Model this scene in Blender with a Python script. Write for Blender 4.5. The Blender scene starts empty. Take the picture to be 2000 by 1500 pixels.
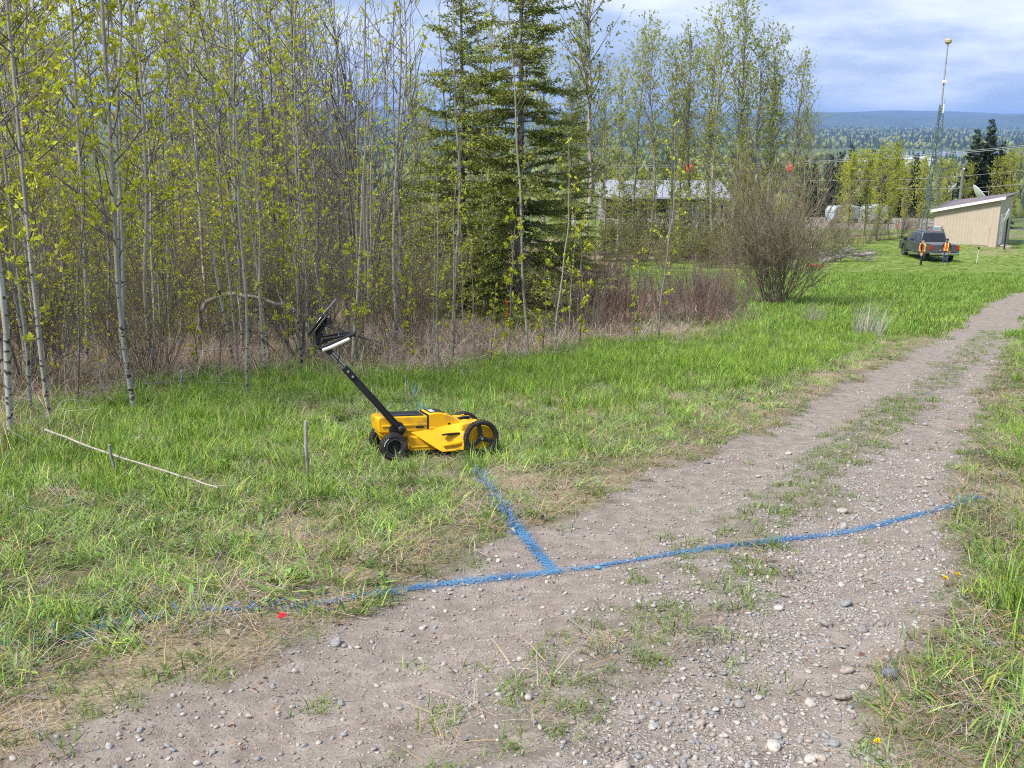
import bpy, bmesh, math, random
import numpy as np
from mathutils import Vector, Matrix, Euler

SC = bpy.context.scene
COL = SC.collection
rad = math.radians

# ------------------------------------------------------------------ camera
CAM_H = 1.6
cam_d = bpy.data.cameras.new('camera')
cam = bpy.data.objects.new('camera', cam_d)
COL.objects.link(cam)
cam_d.sensor_width = 36.0
cam_d.lens = 36.0
cam_d.clip_start = 0.05
cam_d.clip_end = 60000
CAM_R = Euler((rad(90 - 14.25), 0, 0)).to_matrix() @ Matrix.Rotation(rad(0.4), 3, 'Z')
cam.matrix_world = Matrix.Translation((0, 0, CAM_H)) @ CAM_R.to_4x4()
SC.camera = cam

# ------------------------------------------------------------------ light
SUN_EL, SUN_AZ = 52.0, 235.0          # compass-like azimuth: sun stands behind the viewer, to the left
sun_d = bpy.data.lights.new('sun', 'SUN')
sun_d.energy = 2.6
sun_d.angle = rad(10)
sun_d.color = (1.0, 0.94, 0.85)
sun = bpy.data.objects.new('sun', sun_d)
COL.objects.link(sun)
_az, _el = rad(SUN_AZ), rad(SUN_EL)
SUN_DIR = Vector((math.sin(_az) * math.cos(_el), math.cos(_az) * math.cos(_el), math.sin(_el)))
sun.rotation_euler = SUN_DIR.to_track_quat('Z', 'Y').to_euler()
sun.location = (-6, -6, 14)

world = bpy.data.worlds.new('World')
SC.world = world
world.use_nodes = True
nt = world.node_tree
nt.nodes.clear()
wo = nt.nodes.new('ShaderNodeOutputWorld')
bg = nt.nodes.new('ShaderNodeBackground')
bg.inputs['Strength'].default_value = 0.1
sky = nt.nodes.new('ShaderNodeTexSky')
sky.sky_type = 'NISHITA'
sky.sun_disc = False
sky.sun_elevation = _el
sky.sun_rotation = _az
tc = nt.nodes.new('ShaderNodeTexCoord')
# layered cloud deck: the view direction is projected on a flat ceiling so that clouds crowd towards the horizon
sep = nt.nodes.new('ShaderNodeSeparateXYZ')
nt.links.new(tc.outputs['Generated'], sep.inputs[0])
zz = nt.nodes.new('ShaderNodeMath'); zz.operation = 'MAXIMUM'; zz.inputs[1].default_value = 0.0
nt.links.new(sep.outputs['Z'], zz.inputs[0])
za = nt.nodes.new('ShaderNodeMath'); za.operation = 'ADD'; za.inputs[1].default_value = 0.20
nt.links.new(zz.outputs[0], za.inputs[0])
dv = nt.nodes.new('ShaderNodeVectorMath'); dv.operation = 'DIVIDE'
cmb = nt.nodes.new('ShaderNodeCombineXYZ')
for k in range(3):
    nt.links.new(za.outputs[0], cmb.inputs[k])
nt.links.new(tc.outputs['Generated'], dv.inputs[0])
nt.links.new(cmb.outputs[0], dv.inputs[1])
def wnoise(scale, detail, rough, off):
    mp = nt.nodes.new('ShaderNodeMapping')
    mp.inputs['Location'].default_value = off
    nt.links.new(dv.outputs[0], mp.inputs[0])
    n = nt.nodes.new('ShaderNodeTexNoise')
    n.inputs['Scale'].default_value = scale
    n.inputs['Detail'].default_value = detail
    n.inputs['Roughness'].default_value = rough
    nt.links.new(mp.outputs[0], n.inputs[0])
    return n
n1 = wnoise(1.15, 8, 0.54, (3.3, 1.7, 0.0))
n2 = wnoise(0.6, 4, 0.5, (9.1, 4.2, 2.0))
cr = nt.nodes.new('ShaderNodeValToRGB')
e = cr.color_ramp.elements
e[0].position = 0.34; e[0].color = (1.5, 1.95, 3.1, 1)
e[1].position = 0.68; e[1].color = (4.6, 4.9, 5.5, 1)
m = e.new(0.5); m.color = (2.35, 2.85, 3.95, 1)
nt.links.new(n1.outputs['Fac'], cr.inputs[0])
cm = nt.nodes.new('ShaderNodeMapRange')
cm.inputs['From Min'].default_value = 0.25; cm.inputs['From Max'].default_value = 0.45
cm.inputs['To Min'].default_value = 0.72; cm.inputs['To Max'].default_value = 0.97
nt.links.new(n2.outputs['Fac'], cm.inputs['Value'])
mx = nt.nodes.new('ShaderNodeMix'); mx.data_type = 'RGBA'
nt.links.new(cm.outputs[0], mx.inputs['Factor'])
nt.links.new(sky.outputs[0], mx.inputs['A'])
nt.links.new(cr.outputs[0], mx.inputs['B'])
nt.links.new(mx.outputs['Result'], bg.inputs['Color'])
nt.links.new(bg.outputs[0], wo.inputs[0])

SC.render.engine = 'CYCLES'
SC.view_settings.view_transform = 'Standard'
SC.view_settings.look = 'None'
SC.view_settings.gamma = 1.0
SC.view_settings.use_curve_mapping = False
SC.view_settings.exposure = 1.3
SC.cycles.use_denoising = False
SC.cycles.denoiser = 'OPENIMAGEDENOISE'
SC.cycles.denoising_input_passes = 'RGB_ALBEDO_NORMAL'
SC.cycles.denoising_prefilter = 'ACCURATE'
SC.cycles.pixel_filter_type = 'BLACKMAN_HARRIS'
SC.cycles.filter_width = 1.1
SC.cycles.max_bounces = 6
SC.cycles.diffuse_bounces = 4
SC.cycles.glossy_bounces = 2
SC.cycles.transmission_bounces = 3
SC.cycles.transparent_max_bounces = 8
SC.cycles.volume_bounces = 0
SC.cycles.sample_clamp_indirect = 4.0
SC.cycles.use_adaptive_sampling = True
SC.cycles.adaptive_threshold = 0.012

# ------------------------------------------------------------------ helpers
def setp(o, label=None, cat=None, group=None, kind=None):
    if label: o['label'] = label
    if cat: o['category'] = cat
    if group: o['group'] = group
    if kind: o['kind'] = kind
    return o

class Geo:
    """collects vertices, faces, per-vertex colours and material slots"""
    def __init__(s):
        s.V = []; s.Q = []; s.T = []; s.QM = []; s.TM = []; s.C = []; s.n = 0
    def add(s, V, Q=None, T=None, mat=0, col=None):
        V = np.asarray(V, float).reshape(-1, 3)
        b = s.n
        s.V.append(V); s.n += len(V)
        if col is None: col = np.ones((len(V), 3)) * .5
        col = np.asarray(col, float)
        if col.ndim == 1: col = np.tile(col, (len(V), 1))
        s.C.append(col)
        if Q is not None and len(Q):
            s.Q.append(np.asarray(Q, int) + b); s.QM.append(np.full(len(Q), mat))
        if T is not None and len(T):
            s.T.append(np.asarray(T, int) + b); s.TM.append(np.full(len(T), mat))
    def tube(s, P, R, sides=5, mat=0, col=None, cap=False):
        P = np.asarray(P, float); R = np.asarray(R, float)
        n = len(P)
        D = np.gradient(P, axis=0)
        D /= np.linalg.norm(D, axis=1)[:, None] + 1e-9
        ref = np.array([0.31, 0.87, 0.38]) if abs(D[:, 2]).mean() > .7 else np.array([0.1, 0.05, 1.0])
        A = np.cross(D, ref); A /= np.linalg.norm(A, axis=1)[:, None] + 1e-9
        B = np.cross(D, A)
        th = np.arange(sides) * 2 * math.pi / sides
        V = P[:, None, :] + R[:, None, None] * (A[:, None, :] * np.cos(th)[None, :, None] + B[:, None, :] * np.sin(th)[None, :, None])
        i = np.arange(n - 1)[:, None] * sides; j = np.arange(sides)[None, :]; j2 = (j + 1) % sides
        Q = np.stack([i + j, i + j2, i + sides + j2, i + sides + j], -1).reshape(-1, 4)
        s.add(V.reshape(-1, 3), Q, None, mat, col)
        if cap:
            V2 = np.concatenate([V[0], P[:1], V[-1], P[-1:]])
            T = [(k, (k + 1) % sides, sides) for k in range(sides)] + [(sides + 1 + (k + 1) % sides, sides + 1 + k, 2 * sides + 1) for k in range(sides)]
            s.add(V2, None, T, mat, col)
    def box(s, c, d, mat=0, col=None, M=None):
        x, y, z = np.array(d, float) / 2
        V = np.array([(-x, -y, -z), (x, -y, -z), (x, y, -z), (-x, y, -z), (-x, -y, z), (x, -y, z), (x, y, z), (-x, y, z)])
        if M is not None: V = V @ np.array(M.to_3x3()).T
        s.add(V + np.array(c, float), [(0, 3, 2, 1), (4, 5, 6, 7), (0, 1, 5, 4), (1, 2, 6, 5), (2, 3, 7, 6), (3, 0, 4, 7)], None, mat, col)
    def mesh(s, name, mats, smooth=False):
        me = bpy.data.meshes.new(name)
        V = np.concatenate(s.V)
        nq = sum(len(q) for q in s.Q); ntr = sum(len(t) for t in s.T)
        Q = np.concatenate(s.Q) if nq else np.zeros((0, 4), int)
        T = np.concatenate(s.T) if ntr else np.zeros((0, 3), int)
        me.vertices.add(len(V)); me.vertices.foreach_set('co', V.ravel())
        me.loops.add(nq * 4 + ntr * 3)
        me.loops.foreach_set('vertex_index', np.concatenate([Q.ravel(), T.ravel()]).astype(np.int32))
        me.polygons.add(nq + ntr)
        st = np.concatenate([np.arange(nq) * 4, nq * 4 + np.arange(ntr) * 3])
        me.polygons.foreach_set('loop_start', st.astype(np.int32))
        me.polygons.foreach_set('loop_total', np.concatenate([np.full(nq, 4), np.full(ntr, 3)]).astype(np.int32))
        mi = np.concatenate(s.QM + s.TM) if (s.QM or s.TM) else np.zeros(0)
        me.polygons.foreach_set('material_index', mi.astype(np.int32))
        if smooth: me.polygons.foreach_set('use_smooth', np.ones(nq + ntr, bool))
        a = me.attributes.new('col', 'FLOAT_COLOR', 'POINT')
        C = np.concatenate(s.C); C = np.concatenate([C, np.ones((len(C), 1))], 1)
        a.data.foreach_set('color', C.ravel().astype(np.float32))
        me.update(calc_edges=True)
        for m_ in mats: me.materials.append(m_)
        return me

def link(name, me, parent=None, M=None):
    o = bpy.data.objects.new(name, me)
    COL.objects.link(o)
    if parent: o.parent = parent
    if M is not None: o.matrix_world = M
    return o

def empty(name, loc=(0, 0, 0), rz=0, scale=1.0):
    o = bpy.data.objects.new(name, None)
    o.empty_display_size = 0.2
    COL.objects.link(o)
    o.location = loc; o.rotation_euler = (0, 0, rz)
    o.scale = (scale,) * 3
    return o

def copy_tree(o, parent=None):
    c = o.copy(); COL.objects.link(c); c.parent = parent
    for ch in o.children: copy_tree(ch, c)
    return c

def bm_obj(name, bm, mat, parent=None, bevel=0.0, seg=2, smooth=True, recalc=True):
    if recalc: bmesh.ops.recalc_face_normals(bm, faces=bm.faces)
    me = bpy.data.meshes.new(name)
    bm.to_mesh(me); bm.free()
    for m_ in (mat if isinstance(mat, (list, tuple)) else [mat]): me.materials.append(m_)
    o = link(name, me, parent)
    if smooth:
        me.polygons.foreach_set('use_smooth', np.ones(len(me.polygons), bool))
        me.set_sharp_from_angle(angle=rad(38))
    if bevel > 0:
        b = o.modifiers.new('bevel', 'BEVEL'); b.width = bevel; b.segments = seg; b.limit_method = 'ANGLE'; b.angle_limit = rad(30)
        b.harden_normals = False
    return o

def box_bm(c, d, M=None):
    bm = bmesh.new()
    bmesh.ops.create_cube(bm, size=1.0)
    for v in bm.verts:
        p = Vector((v.co.x * d[0], v.co.y * d[1], v.co.z * d[2]))
        if M is not None: p = M.to_3x3() @ p
        v.co = p + Vector(c)
    return bm

def prism_bm(prof, y0, y1, prof2=None):
    """profile in x,z swept along y; prof2 lets the far end differ"""
    bm = bmesh.new()
    a = [bm.verts.new((x, y0, z)) for x, z in prof]
    b = [bm.verts.new((x, y1, z)) for x, z in (prof2 or prof)]
    bm.faces.new(a); bm.faces.new(b[::-1])
    n = len(a)
    for i in range(n): bm.faces.new((a[i], b[i], b[(i + 1) % n], a[(i + 1) % n]))
    return bm

def lathe_bm(prof, axis='Y', c=(0, 0, 0), seg=32, closed=True):
    """profile (r, h) turned about an axis"""
    bm = bmesh.new()
    rings = []
    for k in range(seg):
        t = 2 * math.pi * k / seg
        ring = []
        for r, h in prof:
            if axis == 'Y': p = (r * math.cos(t), h, r * math.sin(t))
            elif axis == 'X': p = (h, r * math.cos(t), r * math.sin(t))
            else: p = (r * math.cos(t), r * math.sin(t), h)
            ring.append(bm.verts.new(Vector(p) + Vector(c)))
        rings.append(ring)
    n = len(prof)
    for k in range(seg):
        A, B = rings[k], rings[(k + 1) % seg]
        for i in range(n if closed else n - 1):
            j = (i + 1) % n
            bm.faces.new((A[i], A[j], B[j], B[i]))
    return bm

def tube_bm(P, r, sides=10):
    g = Geo(); P = np.array(P, float)
    g.tube(P, np.full(len(P), r) if np.isscalar(r) else np.array(r), sides, cap=True)
    me = g.mesh('t', [])
    bm = bmesh.new(); bm.from_mesh(me); bpy.data.meshes.remove(me)
    bmesh.ops.remove_doubles(bm, verts=bm.verts, dist=1e-5)
    return bm

def merge_bm(*bms):
    out = bmesh.new()
    for b in bms:
        me = bpy.data.meshes.new('t'); b.to_mesh(me); b.free()
        out.from_mesh(me); bpy.data.meshes.remove(me)
    return out

def vnoise(x, y, scale, seed=0):
    """smooth value noise, vectorised, 0..1"""
    r = np.random.RandomState(seed); tab = r.rand(256, 256)
    X = np.asarray(x, float) / scale + 1000; Y = np.asarray(y, float) / scale + 1000
    xi = np.floor(X).astype(int); yi = np.floor(Y).astype(int)
    fx = X - xi; fy = Y - yi
    fx = fx * fx * (3 - 2 * fx); fy = fy * fy * (3 - 2 * fy)
    g = lambda a, b: tab[a % 256, b % 256]
    return (g(xi, yi) * (1 - fx) + g(xi + 1, yi) * fx) * (1 - fy) + (g(xi, yi + 1) * (1 - fx) + g(xi + 1, yi + 1) * fx) * fy

def fbm(x, y, scale, seed=0, oct=4):
    v = 0; a = .5; t = 0
    for k in range(oct):
        v = v + a * vnoise(x, y, scale / 2 ** k, seed + k * 7); t += a; a *= .5
    return v / t

def sstep(a, b, x):
    t = np.clip((x - a) / (b - a), 0, 1)
    return t * t * (3 - 2 * t)

# ------------------------------------------------------------------ materials
def mat_new(name):
    m_ = bpy.data.materials.new(name); m_.use_nodes = True
    return m_, m_.node_tree, m_.node_tree.nodes['Principled BSDF']

def simple(name, col, rough=0.6, metal=0.0, spec=0.5, noise=0.0, nscale=20.0, bump=0.0, bscale=80.0, coat=0.0):
    m_, t, b = mat_new(name)
    b.inputs['Base Color'].default_value = (*col, 1)
    b.inputs['Roughness'].default_value = rough
    b.inputs['Metallic'].default_value = metal
    b.inputs['Specular IOR Level'].default_value = spec
    b.inputs['Coat Weight'].default_value = coat
    co = t.nodes.new('ShaderNodeTexCoord')
    if noise > 0:
        n = t.nodes.new('ShaderNodeTexNoise'); n.inputs['Scale'].default_value = nscale; n.inputs['Detail'].default_value = 5
        t.links.new(co.outputs['Object'], n.inputs[0])
        r = t.nodes.new('ShaderNodeMapRange'); r.inputs['From Min'].default_value = .3; r.inputs['From Max'].default_value = .7
        r.inputs['To Min'].default_value = 1 - noise; r.inputs['To Max'].default_value = 1 + noise
        t.links.new(n.outputs['Fac'], r.inputs['Value'])
        v = t.nodes.new('ShaderNodeVectorMath'); v.operation = 'SCALE'; v.inputs[0].default_value = col
        t.links.new(r.outputs[0], v.inputs['Scale'])
        t.links.new(v.outputs[0], b.inputs['Base Color'])
    if bump > 0:
        n = t.nodes.new('ShaderNodeTexNoise'); n.inputs['Scale'].default_value = bscale; n.inputs['Detail'].default_value = 4
        t.links.new(co.outputs['Object'], n.inputs[0])
        bp = t.nodes.new('ShaderNodeBump'); bp.inputs['Strength'].default_value = bump; bp.inputs['Distance'].default_value = .01
        t.links.new(n.outputs['Fac'], bp.inputs['Height'])
        t.links.new(bp.outputs[0], b.inputs['Normal'])
    return m_

def foliage(name, var=0.25, trans=0.35, rough=0.5, tint=(1, 1, 1)):
    """leaf material: colour from the mesh attribute, varied a little per object, some light passing through"""
    m_, t, b = mat_new(name)
    at = t.nodes.new('ShaderNodeAttribute'); at.attribute_name = 'col'
    oi = t.nodes.new('ShaderNodeObjectInfo')
    r = t.nodes.new('ShaderNodeMapRange'); r.inputs['To Min'].default_value = 1 - var; r.inputs['To Max'].default_value = 1 + var
    t.links.new(oi.outputs['Random'], r.inputs['Value'])
    v = t.nodes.new('ShaderNodeVectorMath'); v.operation = 'SCALE'
    t.links.new(at.outputs['Color'], v.inputs[0]); t.links.new(r.outputs[0], v.inputs['Scale'])
    v2 = t.nodes.new('ShaderNodeVectorMath'); v2.operation = 'MULTIPLY'; v2.inputs[1].default_value = tint
    t.links.new(v.outputs[0], v2.inputs[0])
    t.links.new(v2.outputs[0], b.inputs['Base Color'])
    b.inputs['Roughness'].default_value = rough
    b.inputs['Specular IOR Level'].default_value = 0.28
    if trans > 0:
        tr = t.nodes.new('ShaderNodeBsdfTranslucent')
        t.links.new(v2.outputs[0], tr.inputs['Color'])
        mx_ = t.nodes.new('ShaderNodeMixShader'); mx_.inputs[0].default_value = trans
        t.links.new(b.outputs[0], mx_.inputs[1]); t.links.new(tr.outputs[0], mx_.inputs[2])
        t.links.new(mx_.outputs[0], t.nodes['Material Output'].inputs[0])
    return m_

def bark(name, pale, dark, amount=0.5, band=1.0, scale=9.0):
    """smooth bark with darker scars and bands; z is stretched so that the marks lie across the stem"""
    m_, t, b = mat_new(name)
    co = t.nodes.new('ShaderNodeTexCoord')
    mp = t.nodes.new('ShaderNodeMapping'); mp.inputs['Scale'].default_value = (1, 1, band)
    t.links.new(co.outputs['Object'], mp.inputs[0])
    n = t.nodes.new('ShaderNodeTexNoise'); n.inputs['Scale'].default_value = scale; n.inputs['Detail'].default_value = 6; n.inputs['Roughness'].default_value = .65
    t.links.new(mp.outputs[0], n.inputs[0])
    r = t.nodes.new('ShaderNodeValToRGB')
    r.color_ramp.elements[0].position = amount - .12; r.color_ramp.elements[0].color = (*dark, 1)
    r.color_ramp.elements[1].position = amount + .1; r.color_ramp.elements[1].color = (*pale, 1)
    t.links.new(n.outputs['Fac'], r.inputs[0])
    oi = t.nodes.new('ShaderNodeObjectInfo')
    mr = t.nodes.new('ShaderNodeMapRange'); mr.inputs['To Min'].default_value = .72; mr.inputs['To Max'].default_value = 1.2
    t.links.new(oi.outputs['Random'], mr.inputs['Value'])
    v = t.nodes.new('ShaderNodeVectorMath'); v.operation = 'SCALE'
    t.links.new(r.outputs[0], v.inputs[0]); t.links.new(mr.outputs[0], v.inputs['Scale'])
    t.links.new(v.outputs[0], b.inputs['Base Color'])
    b.inputs['Roughness'].default_value = .85
    bp = t.nodes.new('ShaderNodeBump'); bp.inputs['Strength'].default_value = .5; bp.inputs['Distance'].default_value = .01
    t.links.new(n.outputs['Fac'], bp.inputs['Height']); t.links.new(bp.outputs[0], b.inputs['Normal'])
    return m_

def aspen_bark(name, pale):
    """pale smooth bark: dark eye-shaped scars, fine cross lines, rough and darker at the foot"""
    m_, t, b = mat_new(name); N = t.nodes.new; Lk = t.links.new
    co = N('ShaderNodeTexCoord'); oi = N('ShaderNodeObjectInfo')
    ad = N('ShaderNodeVectorMath'); ad.operation = 'ADD'; Lk(co.outputs['Object'], ad.inputs[0]); Lk(oi.outputs['Location'], ad.inputs[1])
    def tex(sc, z, det=4, ro=.6):
        mp = N('ShaderNodeMapping'); mp.inputs['Scale'].default_value = (1, 1, z); Lk(ad.outputs[0], mp.inputs[0])
        n = N('ShaderNodeTexNoise'); n.inputs['Scale'].default_value = sc; n.inputs['Detail'].default_value = det; n.inputs['Roughness'].default_value = ro
        Lk(mp.outputs[0], n.inputs[0]); return n.outputs['Fac']
    def step(src, a, c):
        r = N('ShaderNodeMapRange'); r.inputs['From Min'].default_value = a; r.inputs['From Max'].default_value = c; Lk(src, r.inputs['Value']); return r.outputs[0]
    sp = N('ShaderNodeSeparateXYZ'); Lk(co.outputs['Object'], sp.inputs[0])
    foot = step(sp.outputs['Z'], 1.6, .05)
    scar = tex(13, 1.7); blot = tex(3.2, .5, 5); fine = tex(46, 2.6, 3)
    th = N('ShaderNodeMath'); th.operation = 'MULTIPLY_ADD'; th.inputs[1].default_value = .10; Lk(foot, th.inputs[0]); Lk(scar, th.inputs[2])
    sc_ = step(th.outputs[0], .615, .66)
    def mix(f, a, c):
        x_ = N('ShaderNodeMix'); x_.data_type = 'RGBA'; Lk(f, x_.inputs['Factor'])
        for k, v in (('A', a), ('B', c)):
            if isinstance(v, tuple): x_.inputs[k].default_value = (*v, 1)
            else: Lk(v, x_.inputs[k])
        return x_.outputs['Result']
    c = mix(step(blot, .35, .65), tuple(.62 * v for v in pale), pale)
    c = mix(step(fine, .58, .72), c, tuple(.6 * v for v in pale))
    c = mix(sc_, c, (.045, .04, .036))
    mr = N('ShaderNodeMapRange'); mr.inputs['To Min'].default_value = .6; mr.inputs['To Max'].default_value = 1.12; Lk(oi.outputs['Random'], mr.inputs['Value'])
    v = N('ShaderNodeVectorMath'); v.operation = 'SCALE'; Lk(c, v.inputs[0]); Lk(mr.outputs[0], v.inputs['Scale'])
    Lk(v.outputs[0], b.inputs['Base Color']); b.inputs['Roughness'].default_value = .8
    bp = N('ShaderNodeBump'); bp.inputs['Strength'].default_value = .6; bp.inputs['Distance'].default_value = .008; Lk(scar, bp.inputs['Height']); Lk(bp.outputs[0], b.inputs['Normal'])
    return m_
M_BARK = aspen_bark('aspen_bark', (.52, .50, .45))
M_BARK_G = aspen_bark('aspen_bark_green', (.40, .39, .31))
M_BARK_D = bark('dark_bark', (.31, .29, .265), (.085, .075, .065), .5, .6, 18)
M_BARK_W = bark('birch_bark', (.58, .52, .46), (.07, .05, .04), .43, 5.0, 10)
M_TWIG = simple('grey_twig', (.165, .145, .128), .9, noise=.3, nscale=3)
M_TWIG_R = simple('red_twig', (.26, .12, .095), .8, noise=.35, nscale=4)
M_TWIG_B = simple('brown_twig', (.19, .145, .115), .9, noise=.35, nscale=3)
M_WILLOW = simple('willow_twig', (.225, .19, .135), .9, noise=.3, nscale=3)
M_LEAF = foliage('young_leaf', .14, .45, .45)
M_NEEDLE = foliage('spruce_needle', .2, .12)
M_GRASS = foliage('grass_blade', .3, .25, .5)
M_STRAW = foliage('dry_straw', .25, .2, .7)
# ------------------------------------------------------------------ terrain
_py = np.array([-400, -60, 0, 8, 16, 30, 45, 60, 70, 80, 92, 105, 125, 160, 250, 400, 700, 1000, 2900, 4500, 7000, 9500, 40000], float)
_pz = np.array([44, 8.2, 0, -1.0, -1.96, -3.5, -5.1, -6.68, -7.32, -7.42, -7.65, -8.6, -10.4, -12.0, -22, -38, -55, -60, -60, -45, -18, 5, 5], float)
_ty = np.arange(-400, 1200, .5)
_tz = np.interp(_ty, _py, _pz)
_k = np.hanning(25); _k /= _k.sum()
_tz = np.convolve(np.pad(_tz, 12, 'edge'), _k, 'valid')

def base_z(x, y):
    y = np.asarray(y, float)
    return np.where(y < 1100, np.interp(y, _ty, _tz), np.interp(y, _py, _pz))

_F = 2000.0
def ray(px, py):
    d = CAM_R @ Vector(((px - 1000) / _F, (750 - py) / _F, -1))
    return np.array(d.normalized())

def G(px, py, lift=0.0):
    """ground point seen at a pixel of the 2000x1500 photograph"""
    d = ray(px, py); o = np.array([0, 0, CAM_H])
    t0, t = 0.5, 0.5
    f = lambda t: (o + d * t)[2] - float(base_z(*(o + d * t)[:2])) - lift
    step = .25
    while t < 9000:
        if f(t) < 0: break
        t0 = t; t += step; step *= 1.03
    else:
        return None
    a, b = t0, t
    for _ in range(40):
        m_ = (a + b) / 2
        if f(m_) < 0: b = m_
        else: a = m_
    return o + d * a

def at_y(px, py, y):
    """point on a pixel's ray at forward distance y"""
    d = ray(px, py)
    return np.array([0, 0, CAM_H]) + d * (y / d[1])

def poly(pts): return np.array([G(*p)[:2] for p in pts])

def dist_poly(x, y, P):
    x = np.asarray(x, float); y = np.asarray(y, float)
    best = np.full(x.shape, 1e9)
    for a, b in zip(P[:-1], P[1:]):
        ab = b - a; L = (ab ** 2).sum() + 1e-12
        t = np.clip(((x - a[0]) * ab[0] + (y - a[1]) * ab[1]) / L, 0, 1)
        d = np.hypot(x - a[0] - t * ab[0], y - a[1] - t * ab[1])
        best = np.minimum(best, d)
    return best

def inside(x, y, P):
    x = np.asarray(x, float); y = np.asarray(y, float)
    r = np.zeros(x.shape, bool)
    n = len(P)
    for i in range(n):
        a, b = P[i], P[(i + 1) % n]
        c = ((a[1] > y) != (b[1] > y)) & (x < (b[0] - a[0]) * (y - a[1]) / (b[1] - a[1] + 1e-12) + a[0])
        r ^= c
    return r

def densify(P, step=.15):
    out = []
    for a, b in zip(P[:-1], P[1:]):
        n = max(1, int(np.hypot(*(b - a)) / step))
        for k in range(n): out.append(a + (b - a) * k / n)
    out.append(P[-1]); return np.array(out)

def smooth_poly(P, it=2):
    for _ in range(it):
        Q = [P[0]]
        for a, b in zip(P[:-1], P[1:]): Q += [a * .75 + b * .25, a * .25 + b * .75]
        Q.append(P[-1]); P = np.array(Q)
    return P

L_EDGE = smooth_poly(poly([(-420, 1640), (-150, 1530), (0, 1475), (250, 1375), (450, 1270), (680, 1160), (900, 1085), (1100, 1000), (1300, 915), (1480, 838), (1650, 748), (1800, 672), (1880, 617), (1960, 577), (2100, 545), (2500, 515)]))
R_EDGE = smooth_poly(poly([(1690, 1900), (1740, 1500), (1800, 1300), (1830, 1200), (1850, 1050), (1875, 950), (1898, 850), (1928, 760), (1958, 680), (2005, 625), (2120, 580), (2500, 540)]))
C_LINE = smooth_poly(poly([(640, 1800), (900, 1500), (1020, 1390), (1200, 1265), (1340, 1155), (1460, 1035), (1600, 920), (1720, 820), (1830, 745), (1880, 700), (1945, 640)]))
TRACK = np.concatenate([L_EDGE, R_EDGE[::-1]])
RUT_L = smooth_poly(poly([(100, 1700), (500, 1430), (800, 1260), (1000, 1160), (1200, 1050), (1430, 935), (1600, 815), (1750, 725), (1850, 655), (1940, 600)]))
RUT_R = smooth_poly(poly([(1200, 1800), (1480, 1400), (1580, 1180), (1700, 980), (1780, 880), (1850, 790), (1905, 700), (1960, 630)]))
PAINT_A = densify(smooth_poly(poly([(-260, 1300), (0, 1262), (130, 1245), (260, 1222), (400, 1195), (520, 1188), (620, 1180), (750, 1155), (900, 1130), (1070, 1103), (1150, 1095), (1300, 1078), (1450, 1062), (1540, 1046), (1650, 1030), (1750, 1008), (1850, 988), (1910, 972)])), .03)
PAINT_B = densify(smooth_poly(poly([(1083, 1102), (1040, 1062), (1000, 1018), (968, 978), (932, 928), (902, 890), (880, 862)])), .03)
PAINT_C = densify(poly([(838, 828), (820, 800), (808, 775), (806, 752)]), .03)
# woodland edge: everything behind this line is forest floor
WOOD = np.concatenate([poly([(-700, 960), (-200, 900), (0, 850), (110, 800), (280, 765), (480, 745), (700, 725), (860, 728), (1000, 705), (1090, 690), (1200, 675), (1330, 664), (1440, 652)]),
                       np.array([[6.2, 26], [5.2, 32], [5.0, 43], [7.0, 66], [20, 70], [22, 71], [24, 84], [-80, 84], [-80, 4]])])

def track_fields(x, y):
    """(inside track 0..1, bare dirt 0..1, gravel 0..1)"""
    dL = dist_poly(x, y, L_EDGE); dR = dist_poly(x, y, R_EDGE); ins = inside(x, y, TRACK)
    e = np.minimum(dL, dR); sd = np.where(ins, e, -e)
    jag = (fbm(x, y, .5, 3) - .5) * .5 + (fbm(x, y, .09, 21, 3) - .5) * .16
    tr = sstep(-.10, .14, sd + jag)
    dC = dist_poly(x, y, C_LINE)
    w = .26 + .16 * (fbm(x, y, .8, 5) - .5) * 2
    strip = (1 - sstep(w * .5, w * 1.25, dC + (fbm(x, y, .22, 9) - .5) * .45))
    patch = sstep(.24, .48, fbm(x, y, .4, 11)) * sstep(1.2, 2.8, y)
    bare = tr * (1 - strip * patch * .9); SOILF = None
    dRr = dist_poly(x, y, RUT_R)
    gravel = tr * np.clip(1.15 - dRr * .75, 0.10, 1) * (.55 + .9 * fbm(x, y, .6, 31))
    return tr, bare, np.clip(gravel, 0, 1)

def relief(x, y):
    """small height changes: ruts, crown of the track, tussocks"""
    x = np.asarray(x, float); y = np.asarray(y, float)
    near = (np.hypot(x, y) < 115)
    z = np.zeros_like(x)
    if near.any():
        X, Y = x[near], y[near]
        dl = dist_poly(X, Y, RUT_L); dr = dist_poly(X, Y, RUT_R)
        zz_ = -.045 * np.exp(-(dl / .38) ** 2) - .04 * np.exp(-(dr / .42) ** 2)
        ins = inside(X, Y, TRACK)
        zz_ += np.where(ins, .010, .07) * (fbm(X, Y, .7, 41) - .5) + np.where(ins, .003, .02) * (fbm(X, Y, .16, 43) - .5)
        zz_ += .25 * (fbm(X, Y, 9, 47, 2) - .5) * sstep(10, 28, np.hypot(X, Y))
        z[near] = zz_
    return z

def gz(x, y):
    x = np.atleast_1d(np.asarray(x, float)); y = np.atleast_1d(np.asarray(y, float))
    return base_z(x, y) + relief(x, y)
def g1(x, y): return float(gz(x, y)[0])
def GP(px, py):
    p = G(px, py); return np.array([p[0], p[1], g1(p[0], p[1])])

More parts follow.
